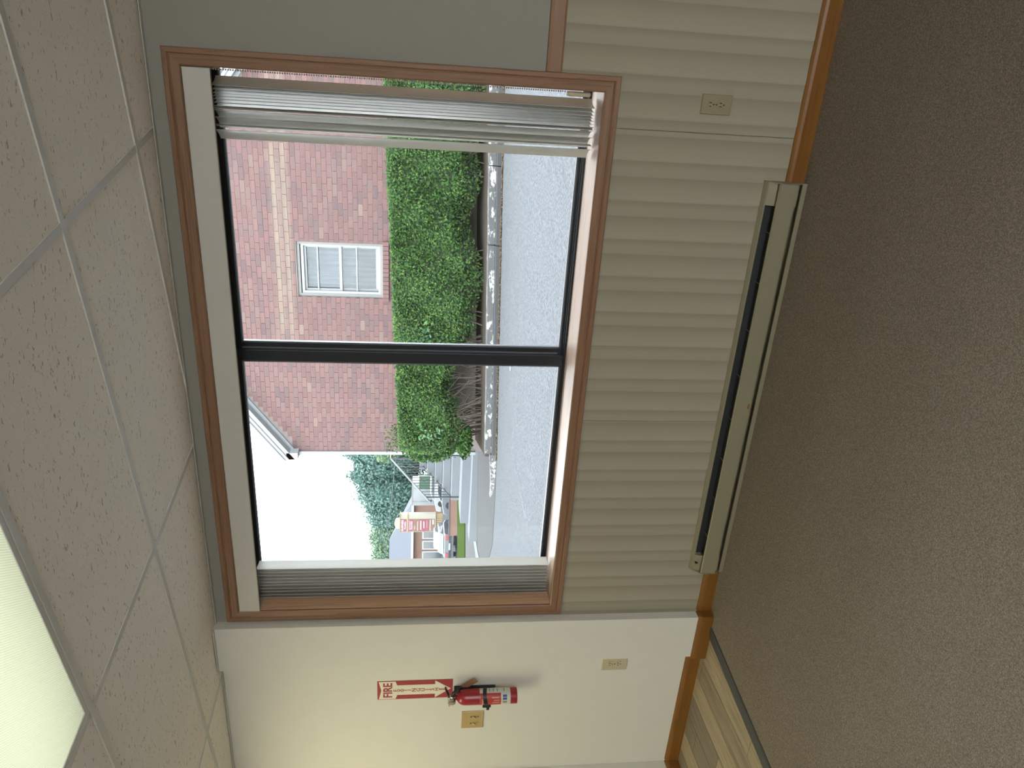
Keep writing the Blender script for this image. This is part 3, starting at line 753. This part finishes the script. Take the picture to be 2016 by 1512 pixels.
# planting bed and kerb under the hedge
bed = [(-7.45, 10.225), (2.5, 10.225), (2.5, 11.78), (-7.9, 11.78)]
m = MB(); n = 4
m.add([(x, y, gz(x)+.215+(.10 if y > 11 else 0)) for x, y in bed]+[(x, y, gz(x)-.1) for x, y in bed], [(0, 1, 2, 3), (7, 6, 5, 4)]+[(i, 4+i, 4+(i+1) % 4, (i+1) % 4) for i in range(4)])
BEDO = tag(m.build('planting_bed', 'soil'), 'raised soil bed behind the peeling kerb under the hedge', 'planting bed')
KB = tag(empty('kerb'), 'low grey kerb with peeling white paint along the driveway edge', 'kerb')
segs = [(-7.3, -5.2), (-5.19, -3.1), (-3.09, -1.75), (-1.74, .6), (.61, 2.5)]
for a, b in segs:
    for name, mat, ya, yb, za, zb in (('kerb_block', 'kerb', 10.0, 10.14, -.05, .105), ('upper_block', 'kerbpaint', 10.05, 10.22, .10, .235)):
        m = MB(); m.add([(a, ya, gz(a)+za), (b, ya, gz(b)+za), (b, yb, gz(b)+za), (a, yb, gz(a)+za), (a, ya, gz(a)+zb), (b, ya, gz(b)+zb), (b, yb, gz(b)+zb), (a, yb, gz(a)+zb)],
                        [(0, 3, 2, 1), (4, 5, 6, 7), (0, 1, 5, 4), (1, 2, 6, 5), (2, 3, 7, 6), (3, 0, 4, 7)])
        m.build(name, mat, KB, bevel=.015)
m = MB()
for k in range(10):
    a = -7.3-.17*k; t = k/9
    m.add([(a, 10.0+.9*t*t, gz(a)), (a-.17, 10.0+.9*((k+1)/9)**2, gz(a)), (a-.17, 10.2+.9*((k+1)/9)**2, gz(a)), (a, 10.2+.9*t*t, gz(a)),
           (a, 10.02+.9*t*t, gz(a)+.14-.012*k), (a-.17, 10.02+.9*((k+1)/9)**2, gz(a)+.13-.012*k), (a-.17, 10.2+.9*((k+1)/9)**2, gz(a)+.13-.012*k), (a, 10.2+.9*t*t, gz(a)+.14-.012*k)],
          [(4, 5, 6, 7), (0, 1, 5, 4), (1, 2, 6, 5), (2, 3, 7, 6), (3, 0, 4, 7)])
m.build('kerb_return', 'kerbpaint', KB)
m = MB()
for k in range(2600):
    x = R.uniform(-7.4, 2.4); y = 9.99-abs(R.gauss(0, .04)); m.leaf((x, y, gz(x)+.012+R.random()*.012), R.uniform(.025, .05), (0, 0, 1.2))
stuff(tag(m.build('leaf_litter', 'dryleaf'), 'rust-brown leaf litter gathered along the foot of the kerb', 'leaf litter'))
m = MB(); m.box(-4.61, -4.45, 7.99, 8.03, gz(-4.53)+.002, gz(-4.53)+.018); tag(m.build('paper_scrap', 'wtrim'), 'tiny white paper scrap lying on the asphalt driveway', 'litter')

# ---------------- brick building
BB = tag(empty('brick_building'), 'red brick gabled house with white rake boards across the driveway', 'building')
BX0, BX1, BY = -8.22, .16, 11.80
XP, ZP, ZE = -4.03, 7.23, 4.17
WX0, WX1, WZ0, WZ1 = -4.70, -3.585, 2.235, 3.895
m = MB()
core = [(BX0, -1), (WX0, -1), (WX0, 8), (BX0, 8)]
def gab(x): return ZE+(ZP-ZE)*(1-abs(x-XP)/(XP-BX0 if x < XP else BX1-XP))
m.prism([(BX0, -.5), (WX0, -.5), (WX0, gab(WX0)), (BX0, ZE)], 1, BY+.011, BY+.3)
m.prism([(WX1, -.5), (BX1, -.5), (BX1, ZE), (WX1, gab(WX1))], 1, BY+.011, BY+.3)
m.prism([(WX0, -.5), (WX1, -.5), (WX1, WZ0), (WX0, WZ0)], 1, BY+.011, BY+.3)
m.prism([(WX0, WZ1), (WX1, WZ1), (WX1, gab(WX1)), (XP, ZP), (WX0, gab(WX0))], 1, BY+.011, BY+.3)
m.box(BX0, BX0+.3, BY+.3, 20, -.5, ZE); m.box(BX1-.3, BX1, BY+.3, 20, -.5, ZE)
m.build('wall', 'mortar', BB)
BLn, BHt, J = .235, .0940, .010
cells = []
row = 0; z = 1.0
while z < ZP-.05:
    x = BX0+(0 if row % 2 else -BLn/2)
    while x < BX1:
        a, b = max(x, BX0)+J/2, min(x+BLn, BX1)-J/2
        zc = z+BHt/2
        parts = [(a, b)]
        if WZ0-.13 < zc < WZ1+.02:
            parts = [(p, min(q, WX0)) for p, q in parts if p < WX0]+[(max(p, WX1), q) for p, q in parts if q > WX1]
        for p, q in parts:
            if q-p < .03: continue
            zt = z+BHt-J/2
            if min(gab(p), gab(q)) < zt-.02: continue
            cells.append((p, q, z+J/2, zt))
        x += BLn
    z += BHt; row += 1
score = lambda c: math.hypot((c[0]+c[1])/2+3.2, ((c[2]+c[3])/2-3.3)*1.3)+(9 if (c[2] < 2.0 or c[1]-c[0] < .2) else 0)
cells.sort(key=score)
full = MB().box(0, BLn-J, 0, .03, 0, BHt-J).mesh('brick', 'brick')
for p, q, z0, z1 in cells[:300]:
    o = bpy.data.objects.new('brick', full); COL.objects.link(o); o.parent = BB
    o.location = (p, BY+R.uniform(-.003, .003), z0); o.scale = ((q-p)/(BLn-J), 1, 1)
m = MB()
for p, q, z0, z1 in cells[300:]: m.box(p, q, BY+R.uniform(-.003, .003), BY+.03, z0, z1)
stuff(m.build('further_bricks', 'brick', BB))
# sill course of upright bricks below the window
for k in range(14):
    x = WX0-.06+k*(WX1-WX0+.12)/14
    MB().box(x+.004, x+(WX1-WX0+.12)/14-.004, BY-.05, BY+.06, WZ0-.125, WZ0-.01).build('sill_brick', 'brick', BB)
# house window
HWn = empty('house_window'); HWn.parent = BB
def fr4(name, mat, x0, x1, z0, z1, w_, y0, y1, par):
    m = MB(); m.box(x0, x0+w_, y0, y1, z0, z1); m.box(x1-w_, x1, y0, y1, z0, z1); m.box(x0+w_, x1-w_, y0, y1, z0, z0+w_); m.box(x0+w_, x1-w_, y0, y1, z1-w_, z1)
    return m.build(name, mat, par, bevel=.004)
fr4('outer_frame', 'gtrim', WX0, WX1, WZ0-.01, WZ1, .06, BY+.05, BY+.2, HWn)
fr4('storm_frame', 'wtrim', WX0+.055, WX1-.035, WZ0+.03, WZ1-.075, .055, BY+.07, BY+.12, HWn)
zm = (WZ0+WZ1)/2+.0
fr4('upper_sash', 'wtrim', WX0+.10, WX1-.085, zm-.03, WZ1-.13, .045, BY+.125, BY+.16, HWn)
fr4('lower_sash', 'wtrim', WX0+.10, WX1-.085, WZ0+.085, zm+.03, .05, BY+.16, BY+.19, HWn)
for zz in (WZ1-.39, WZ0+.51): box('muntin', 'wtrim', HWn, WX0+.10, WX1-.085, BY+.11, BY+.13, zz-.012, zz+.012)
box('window_pane', 'glass', HWn, WX0+.11, WX1-.09, BY+.170, BY+.174, WZ0+.1, WZ1-.14)
m = MB(); P_ = []; x = WX0+.12
while x < WX1-.1:
    P_.append((x, BY+.235+.022*math.sin(x*58)+.012*math.sin(x*23))); x += .012
m.add([(x, y, WZ0+.06) for x, y in P_]+[(x, y, WZ1-.1) for x, y in P_], [(i, i+1, len(P_)+i+1, len(P_)+i) for i in range(len(P_)-1)])
o = m.build('curtain', 'curtain', HWn, smooth=True); sm = o.modifiers.new('thick', 'SOLIDIFY'); sm.thickness = .004
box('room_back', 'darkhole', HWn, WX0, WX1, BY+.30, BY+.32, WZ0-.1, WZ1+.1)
# roof, rakes, corner pipe
for sgn, xe in ((-1, BX0), (1, BX1)):
    ov = .10*sgn; x_e = xe+ov; ze = ZE-.10*(ZP-ZE)/(XP-BX0)
    y0, y1 = BY-.22, 20
    def rk(name, mat, ya, yb, lo, hi, par=BB):
        return MB().prism([(x_e, ze+lo), (XP, ZP+lo), (XP, ZP+hi), (x_e, ze+hi)], 1, ya, yb).build(name, mat, par)
    rk('roof_slope', 'roofing', y0-.04, y1, .20, .24)
    rk('rake_board', 'wtrim', y0, y0+.03, .02, .20); rk('soffit', 'wtrim', y0+.03, BY+.02, .02, .05)
    rk('rake_moulding', 'wtrim', y0-.03, y0, .13, .20); rk('frieze_board', 'wtrim', BY-.03, BY+.012, -.06, .02)
    MB().box(min(x_e, x_e-.16*sgn), max(x_e, x_e-.16*sgn), y0, BY+.3, ze-.04, ze+.2).build('eave_return', 'wtrim', BB)
MB().box(BX0-.075, BX0-.005, BY-.03, BY+.06, .2, ZE-.05).build('corner_downpipe', 'wtrim', BB)

# ---------------- hedge
HG = tag(empty('hedge'), 'long clipped green hedge growing in front of the brick house', 'hedge')
def htop(x): return 2.15+.039*x
def hbot(x): return gz(x)+.36+.10*math.sin(x*1.7)+.08*math.sin(x*4.1+1)+(.34 if x < -4.2 else 0)*min(1, (-4.2-x)/1.5 if x < -4.2 else 0)
def hbump(x, z): return .07*math.sin(x*2.1+z*1.3)+.05*math.sin(x*5.3-z*4.1)+.04*math.sin(x*9+z*7)
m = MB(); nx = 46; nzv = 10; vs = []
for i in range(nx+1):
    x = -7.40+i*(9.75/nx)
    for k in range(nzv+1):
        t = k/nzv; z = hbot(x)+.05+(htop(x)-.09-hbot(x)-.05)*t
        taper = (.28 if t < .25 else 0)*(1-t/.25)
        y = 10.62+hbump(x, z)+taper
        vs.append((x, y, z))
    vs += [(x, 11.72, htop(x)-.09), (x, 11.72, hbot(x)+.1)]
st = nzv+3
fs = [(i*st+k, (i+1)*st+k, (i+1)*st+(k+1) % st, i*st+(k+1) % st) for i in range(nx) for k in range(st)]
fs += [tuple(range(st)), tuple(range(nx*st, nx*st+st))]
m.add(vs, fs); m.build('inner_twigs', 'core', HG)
m = MB()
for k in range(64000):
    x = R.uniform(-7.5, 1.6); u = R.random()
    zb, zt = hbot(x)-.05, htop(x)+R.gauss(0, .018)
    if u < .80:
        t = R.random()**.85; z = zb+(zt-zb)*t
        if t < .22 and R.random() < .5: continue
        taper = (.30*(1-t/.25) if t < .25 else 0)
        y = 10.58+hbump(x, z)+taper-abs(R.gauss(0, .055))+.05
        nrm = (0, -.9, .5)
    elif u < .95:
        z = zt-abs(R.gauss(0, .02)); y = R.uniform(10.5, 11.7); nrm = (0, -.2, 1)
    else:
        x = -7.40-abs(R.gauss(0, .10)); y = R.uniform(10.55, 11.6); z = R.uniform(zb+.2, zt); nrm = (-1, -.3, .3)
    m.leaf((x, y, z), R.uniform(.035, .068), nrm, .55)
stuff(m.build('foliage', 'hedge', HG))
m = MB()
for k in range(130):
    x = R.uniform(-7.2, 1.2) if k > 60 else R.uniform(-7.2, -5.2)
    g = gz(x)+.26; a = (x, R.uniform(10.75, 11.1), g)
    b = (x+R.uniform(-.12, .12), a[1]-.06, g+.25); c = (x+R.uniform(-.35, .35), 10.68+R.uniform(-.05, .1), g+R.uniform(.45, .8))
    m.tube([a, b, c], [.014, .010, .004], 5)
m.build('stems', 'bark', HG)
# taller shrub mass at the house corner, and its drooping lower branch
SH = tag(empty('corner_shrub'), 'loose bushy shrub at the left end of the hedge by the house corner', 'shrub')
m = MB()
for k in range(5200):
    t = R.random(); a = R.random()*6.283; rr = (R.random()**.45)
    cx_, cy_, cz_, rx, ry, rz = ((-7.74, 11.15, 1.25, .33, .40, .62) if t < .75 else (-7.42, 10.8, .52, .42, .25, .17))
    ph = math.acos(R.uniform(-1, 1))
    m.leaf((cx_+rx*rr*math.sin(ph)*math.cos(a), cy_+ry*rr*math.sin(ph)*math.sin(a), cz_+rz*rr*math.cos(ph)), R.uniform(.05, .09))
stuff(m.build('foliage', 'hedge', SH))
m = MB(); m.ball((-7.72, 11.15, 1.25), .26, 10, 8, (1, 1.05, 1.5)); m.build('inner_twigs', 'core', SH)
m = MB()
for k in range(8): m.tube([(-7.4+R.uniform(-.1, .1), 11.2, .1), (-7.4+R.uniform(-.15, .15), 11.2, .5), (-7.42+R.uniform(-.3, .3), 11.2+R.uniform(-.3, .3), 1.0)], [.02, .014, .006], 5)
m.build('stems', 'bark', SH)
for lx, ly, lz, lab in ((-5.0, 10.47, 1.42, 'pale green leafy weed poking out of the hedge below the house window'), (-7.05, 10.45, 1.22, 'broad pale weed leaves near the left end of the hedge')):
    W_ = tag(empty('weed'), lab, 'weed', 'weeds in the hedge')
    m = MB()
    for k in range(46): m.leaf((lx+R.gauss(0, .14), ly-abs(R.gauss(0, .04)), lz+R.gauss(0, .12)), R.uniform(.06, .12), (0, -.8, .3), .5)
    m.build('leaves', 'weed', W_); MB().tube([(lx, 10.75, lz-.5), (lx+.03, ly+.1, lz-.2), (lx, ly, lz)], .006, 5).build('stem', 'bark', W_)

# ---------------- stoop and railings
ST = tag(empty('concrete_stoop'), 'grey concrete steps rising between black railings beside the brick house', 'steps')
SX_0, SX_1 = -12.9, -10.6
box('walk_pad', 'stepcon', ST, -13.0, -9.2, 15.9, 17.0, -.5, .20); box('apron', 'stepcon', ST, -13.2, -9.2, 15.25, 15.9, -.5, -.04)
for k in range(5): box('step', 'stepcon', ST, SX_0, SX_1, 17.0+.47*k, 19.4, .20+.245*k+(.0 if k else -.6), .20+.245*(k+1), bevel=.02)
box('landing', 'tancon', ST, SX_0, SX_1+.2, 19.35, 21.6, .4, 1.43, bevel=.02)
def railing(x, label):
    rl = tag(empty('iron_railing'), label, 'railing', 'railings of the concrete stoop')
    b0, b1 = Vector((x, 16.98, .44)), Vector((x, 19.35, 1.52)); t0, t1 = Vector((x, 16.80, 1.13)), Vector((x, 19.4, 2.40))
    MB().tube([b0, b1, (x, 21.2, 1.52)], .020, 6).build('bottom_rail', 'iron', rl)
    MB().tube([t0+Vector((0, .03, -.07)), t0+Vector((0, -.05, -.03)), t0, t1, (x, 21.2, 2.42)], .030, 8).build('handrail', 'greyrail', rl)
    for y, za, zb in ((17.0, .20, 1.23), (19.38, 1.43, 2.42), (21.2, 1.43, 2.42)): MB().cyl((x, y, za), (x, y, zb), .024, n=8).build('post', 'iron', rl)
    for k in range(1, 14):
        t = k/14
        if k in (6, 11):
            c = b0.lerp(b1, t)+Vector((0, 0, .42))
            m = MB(); m.tube([c+Vector((0, .11*s_*math.cos(s_*7)*.9, .22*s_*math.sin(s_*7)*.55)) for s_ in [q/14 for q in range(15)]], .010, 5); m.tube([c+Vector((0, -.09*s_*math.cos(s_*7), -.2-.12*s_*math.sin(s_*7))) for s_ in [q/14 for q in range(15)]], .010, 5); m.build('scroll', 'iron', rl)
        p, q = b0.lerp(b1, t), t0.lerp(t1, t)
        MB().cyl(p, (x, p.y, q.z+(p.y-q.y)*.49), .011, n=6).build('baluster', 'iron', rl)
    return rl
railing(-12.78, 'black iron railing with scrolls on the far left side of the steps')
railing(-11.29, 'black iron railing on the near right side of the steps by the hedge')

# ---------------- plaza sign
PS = tag(empty('plaza_sign'), 'tall cream and red plaza sign with stacked tenant panels on a tan base', 'sign')
PM = Matrix.Translation((-44.0, 60.45, 0)) @ Matrix.Rotation(.42, 4, 'Z')
def pbox(name, mat, par, *a, bevel=0):
    m = MB().box(*a); m.v = [tuple(PM @ Vector(v)) for v in m.v]; return m.build(name, mat, par, bevel=bevel)
pbox('cabinet', 'cream', PS, -.78, 1.02, .0, 1.2, -.30, 3.2)
pbox('base', 'tan', PS, -.62, .88, .1, 1.1, -2.15, -.30)
for k in range(7): pbox('base_rib', 'tan', PS, -.60+.21*k, -.50+.21*k, .04, .1, -.95, -.30)
pbox('cornice', 'tan', PS, -.86, 1.10, -.08, 1.28, 3.2, 3.27); pbox('cornice', 'tan', PS, -.84, 1.08, -.06, 1.26, 2.42, 2.50); pbox('cornice', 'cream', PS, -.82, 1.06, -.04, 1.24, -.36, -.28)
m = MB(); P_ = [(-.45+.05*k, 3.27+.50*math.sqrt(max(0, 1-((-.45+.05*k-.02)/.62)**2))) for k in range(20)]
m.prism(P_+[(.5, 3.27), (-.45, 3.27)], 1, .1, 1.0); m.v = [tuple(PM @ Vector(v)) for v in m.v]; m.build('crest', 'cream', PS)
rows = [(2.58, 3.14, 'farred'), (1.92, 2.38, 'farred'), (1.63, 1.88, 'farbrown'), (1.32, 1.59, 'farbrown'), (1.00, 1.28, 'farred'), (.69, .96, 'farred'), (.38, .65, 'farred'), (.05, .34, 'farbrown'), (-.24, .01, 'farbrown')]
for z0, z1, c_ in rows: pbox('tenant_panel', c_, PS, -.72, .52, -.05, .0, z0, z1)
def ptext(body, z, sz, w_): textmesh('panel_lettering', body, sz, 'farwhite', PS, PM @ face_minus_y(-.1, -.055, z), depth=.004, bold=.012, width=w_)
ptext('BUSINESS', 2.97, .28, 1.1); ptext('PLAZA', 2.70, .2, .8); ptext('FLOORS', 2.07, .30, .82)
for z, x0, x1, h in ((2.29, -.55, .38, .05), (1.76, -.5, -.1, .05), (1.45, -.62, .30, .07), (1.14, -.55, .36, .13), (.83, -.40, .32, .11), (.52, -.35, .40, .04), (.20, -.65, .45, .09), (-.10, -.02, .48, .16)):
    pbox('panel_print', 'farwhite', PS, x0, x1, -.06, -.05, z-h/2, z+h/2)
LW = tag(empty('planter_wall'), 'low red brick retaining wall just beyond the grass strip, below the plaza sign', 'wall')
def rot(M4, m): m.v = [tuple(M4 @ Vector(v)) for v in m.v]; return m
QM = Matrix.Translation((-25.9, 36.1, 0)) @ Matrix.Rotation(.42, 4, 'Z')
rot(QM, MB().box(-1.7, .62, 0, .35, -2.12, -.50)).build('wall_body', 'farbrick', LW); rot(QM, MB().box(-1.74, .66, -.04, .39, -.50, -.44)).build('coping', 'concrete', LW)

# ---------------- far shops
ML = tag(empty('shop_building'), 'far low brick shop building with grey hipped roof and white fascia', 'building')
FM = Matrix.Translation((-56.5, 76.9, 0)) @ Matrix.Rotation(.42, 4, 'Z')
def fbox(name, mat, par, *a): return rot(FM, MB().box(*a)).build(name, mat, par)
fbox('wall', 'farbrick', ML, -16, 3.3, 0, 6, -2.2, 2.0); fbox('fascia', 'wtrim', ML, -16.4, 3.7, -.6, 6.5, 1.95, 2.25)
m = MB(); m.add([(-16.4, -.6, 2.25), (3.7, -.6, 2.25), (3.7, 6.5, 2.25), (-16.4, 6.5, 2.25), (-13, 3, 5.1), (-1.6, 3, 5.1)], [(0, 1, 5, 4), (1, 2, 5), (2, 3, 4, 5), (3, 0, 4), (0, 3, 2, 1)])
rot(FM, m).build('hip_roof', 'farroof', ML)
for x0 in (-2.35, -1.0, -3.7, -5.2):
    w_ = fbox('shop_window', 'wtrim', ML, x0, x0+1.12, -.06, .1, -1.9, .85); fbox('window_glass', 'carglass', w_, x0+.14, x0+.98, -.08, -.05, -1.8, .68)
for x0, z0, s_ in ((-.5+.8, 1.15, .55), (-.35+.75, .35, .5)):
    e = fbox('wall_emblem', 'farred', ML, x0, x0+.75, -.1, .0, z0, z0+s_); fbox('emblem_print', 'farwhite', e, x0+.22, x0+.32, -.12, -.1, z0+.1, z0+s_-.1); fbox('emblem_print', 'farwhite', e, x0+.45, x0+.55, -.12, -.1, z0+.1, z0+s_-.1)
fbox('wall_emblem', 'farbrown', ML, .2, 1.1, -.1, .0, 1.72, 1.92)

# ---------------- vehicles
def car(loc, rz, paint, label, L=4.4, W_=1.75, Hh=1.42, suv=False, z0=-2.12, rear='tail'):
    c = tag(empty('parked_car'), label, 'car', 'cars parked in the far lot')
    K = Matrix.Translation((loc[0], loc[1], z0)) @ Matrix.Rotation(rz, 4, 'Z')
    h = Hh; w2 = W_/2
    def pr(prof, a, b, name, mat, par=c, bev=.0): return rot(K, MB().prism(prof, 0, a, b)).build(name, mat, par, bevel=bev)
    pr([(-L/2, .28), (-L/2-.02, .62), (-L/2+.08, .92), (-L/2+.5, .98), (L/2-1.0, .95), (L/2-.1, .78), (L/2, .5), (L/2-.05, .28)], -w2, w2, 'body', paint, bev=.05)
    tp = [(-L/2+.1, .95), (-L/2+.45, h-.06), (-L/2+.9, h), (L/2-1.9, h), (L/2-1.55, h-.1), (L/2-.95, .93)] if suv else [(-L/2+.35, .95), (-L/2+.95, h-.06), (-L/2+1.4, h), (L/2-2.0, h), (L/2-1.6, h-.08), (L/2-.95, .93)]
    pr(tp, -w2+.14, w2-.14, 'cabin', paint, bev=.06)
    y0 = tp[0][0]; y1 = tp[1][0]
    pr([(y0-.02+.06, 1.0), (y1-.03, h-.14), (y1+.0, h-.14), (y0+.10, 1.0)], -w2+.24, w2-.24, 'rear_window', 'carglass')
    pr([(y0+.35, 1.0), (y1+.25, h-.12), (tp[3][0]-.0, h-.1), (tp[5][0]-.25, 1.0)], -w2+.125, w2-.125, 'side_windows', 'carglass')
    for sx in (-1, 1):
        pr([(-L/2-.03, .66), (-L/2-.03, .84), (-L/2+.1, .84), (-L/2+.1, .66)], min(sx*(w2-.42), sx*(w2-.02)), max(sx*(w2-.42), sx*(w2-.02)), 'tail_light', rear)
        for yy in (-L/2+.8, L/2-.85): rot(K, MB().cyl((sx*(w2-.2), yy, .32), (sx*(w2+.01), yy, .32), .32, n=18)).build('wheel', 'tyre', c)
    pr([(-L/2-.035, .50), (-L/2-.035, .62), (-L/2, .62), (-L/2, .50)], -.26, .26, 'number_plate', 'wtrim')
    pr([(-L/2-.05, .27), (-L/2-.05, .42), (-L/2+.1, .42), (-L/2+.1, .27)], -w2+.05, w2-.05, 'bumper', 'darkpaint')
    return c
car((-34.3, 44.6), .35, 'darkpaint', 'dark car parked tail first nearest the grass strip', z0=-1.46, Hh=1.36, W_=1.8)
car((-39.2, 51.6), .40, 'silver', 'pale silver car with red tail lights behind the dark car', z0=-1.28, Hh=1.34)
car((-32.6, 49.4), 1.75, 'silver', 'silver car standing behind the iron railing of the steps', z0=-1.40, Hh=1.36)
car((-38.2, 58.2), 1.7, 'whitepaint', 'white car parked beyond the silver car by the green bin', z0=-1.05, Hh=1.36, suv=True)
car((-48.2, 64.6), .5, 'darkpaint', 'dark blue car half hidden behind the base of the plaza sign', z0=-1.9, suv=True)
struct(rot(Matrix.Translation((-39, 52, 0)) @ Matrix.Rotation(.42, 4, 'Z'), MB().prism([(-9.0, -2.13), (-9.0, -1.46), (.5, -1.27), (9, -1.02), (9, -2.13)], 0, -9, 9.5)).build('upper_lot', 'lot'))
TK = tag(empty('box_truck'), 'white box truck parked beside the plaza sign', 'truck')
TM = Matrix.Translation((-44.2, 66.4, 0)) @ Matrix.Rotation(.42, 4, 'Z')
tb = lambda name, mat, *a: rot(TM, MB().box(*a)).build(name, mat, TK)
tb('cargo_box', 'whitepaint', -1.25, 1.25, 0, 5.4, -.45, 2.1)
tb('door_frame', 'gtrim', -1.27, 1.27, -.04, 0, 2.04, 2.14); tb('door_post', 'gtrim', .55, .62, -.04, 0, -.40, 2.04); tb('door_post', 'gtrim', -.86, -.80, -.04, 0, -.40, 2.04)
tb('chassis', 'darkpaint', -1.1, 1.1, .1, 6.9, -1.15, -.45); tb('cab', 'whitepaint', -1.1, 1.1, 5.5, 7.1, -1.2, 1.1)
for sx in (-1, .75):
    for yy in (1.2, 5.9): rot(TM, MB().cyl((sx, yy, -1.65), (sx+.25, yy, -1.65), .47, n=16)).build('wheel', 'tyre', TK)
GB = tag(empty('green_bin'), 'tall green waste container between the truck and the steps', 'container')
gm = Matrix.Translation((-41.9, 65.0, 0)) @ Matrix.Rotation(.42, 4, 'Z')
rot(gm, MB().box(-.66, .66, 0, 1.6, -1.75, 1.28)).build('container_body', 'dumpgreen', GB)
for k in range(4): rot(gm, MB().box(-.6+.36*k, -.5+.36*k, -.05, 0, -1.7, 1.2)).build('container_rib', 'dumpgreen', GB)
rot(gm, MB().box(-.7, .7, -.06, 1.66, 1.28, 1.36)).build('container_lid', 'dumpgreen', GB)

# ---------------- trees
def tree(label, loc, zb, blobs, mat, leaf, n, name='tree'):
    t = tag(empty(name), label, 'tree', 'trees beyond the plaza')
    m = MB(); tot = sum(b[3]*b[4]*b[5] for b in blobs)
    for bx_, by_, bz_, rx, ry, rz in blobs:
        for k in range(int(n*rx*ry*rz/tot)+1):
            d = Vector((R.gauss(0, 1), R.gauss(0, 1), R.gauss(0, 1))).normalized(); rr = R.uniform(.80, 1.10) if R.random() < .8 else R.uniform(1.0, 1.22)
            m.leaf((bx_+d.x*rx*rr, by_+d.y*ry*rr, bz_+d.z*rz*rr), leaf*R.uniform(.6, 1.3), tuple(d), .7)
    stuff(m.build('crown', mat, t))
    m = MB()
    for bx_, by_, bz_, rx, ry, rz in blobs: m.ball((bx_, by_, bz_), .86, 12, 8, (rx, ry, rz))
    m.build('crown_core', 'treecore', t, smooth=True)
    MB().tube([(loc[0], loc[1], zb), (loc[0]+.1, loc[1], zb+2.5), (loc[0], loc[1]+.2, blobs[0][2])], [.35, .28, .15], 8).build('trunk', 'bark', t)
    return t
tree('tallest haze-tinted tree rising beside the house downpipe', (-56.7, 98.2), -2.12, [(-56.7, 98.2, 6.1, 4.07, 4.07, 5.2), (-55.8, 98.5, 10.4, 2.49, 2.49, 2.71), (-59.2, 97.5, 5.7, 2.71, 2.71, 5.2), (-60.6, 97.1, 9.9, 1.47, 1.47, 2.26), (-58.0, 97.5, 9.1, 2.03, 2.03, 1.81)], 'tree', .42, 19000)
tree('broad haze-tinted tree behind the plaza sign', (-62.8, 96.0), -2.12, [(-62.8, 96.0, 5.0, 3.16, 3.39, 5.42), (-65.8, 95.1, 4.3, 2.94, 3.39, 4.75), (-64.4, 95.3, 7.9, 1.58, 1.58, 1.58)], 'tree', .42, 14000)
tree('lower yellow-green tree behind the roof of the shops', (-69.3, 94.2), -2.12, [(-69.3, 94.2, 4.6, 3.16, 3.39, 4.07), (-73.0, 92.6, 4.1, 3.84, 3.39, 4.18)], 'tree3', .42, 11000)
tree('small pale green tree behind the stoop handrail', (-19.8, 32.9), -2.12, [(-20.0, 32.7, 3.25, .55, .5, .6), (-19.6, 33.0, 2.5, .6, .6, .7)], 'tree2', .13, 1800)

# ---------------- cables
for k, (a, b, sag) in enumerate((((-15, 46, 7.0), (-44, 33.7, 8.2), .3), ((-15, 46, 6.1), (-46, 32.5, 5.6), .2), ((-10, 42.6, 1.9), (-44, 27.6, 5.6), .5))):
    pts = [Vector(a).lerp(Vector(b), t/16)-Vector((0, 0, sag*4*(t/16)*(1-t/16))) for t in range(17)]
    tag(MB().tube(pts, .02, 5).build('overhead_cable', 'cable'), ['highest thin overhead cable crossing the white sky', 'middle thin overhead cable crossing the white sky', 'lowest overhead cable sloping in front of the far trees'][k], 'cable', 'overhead cables')
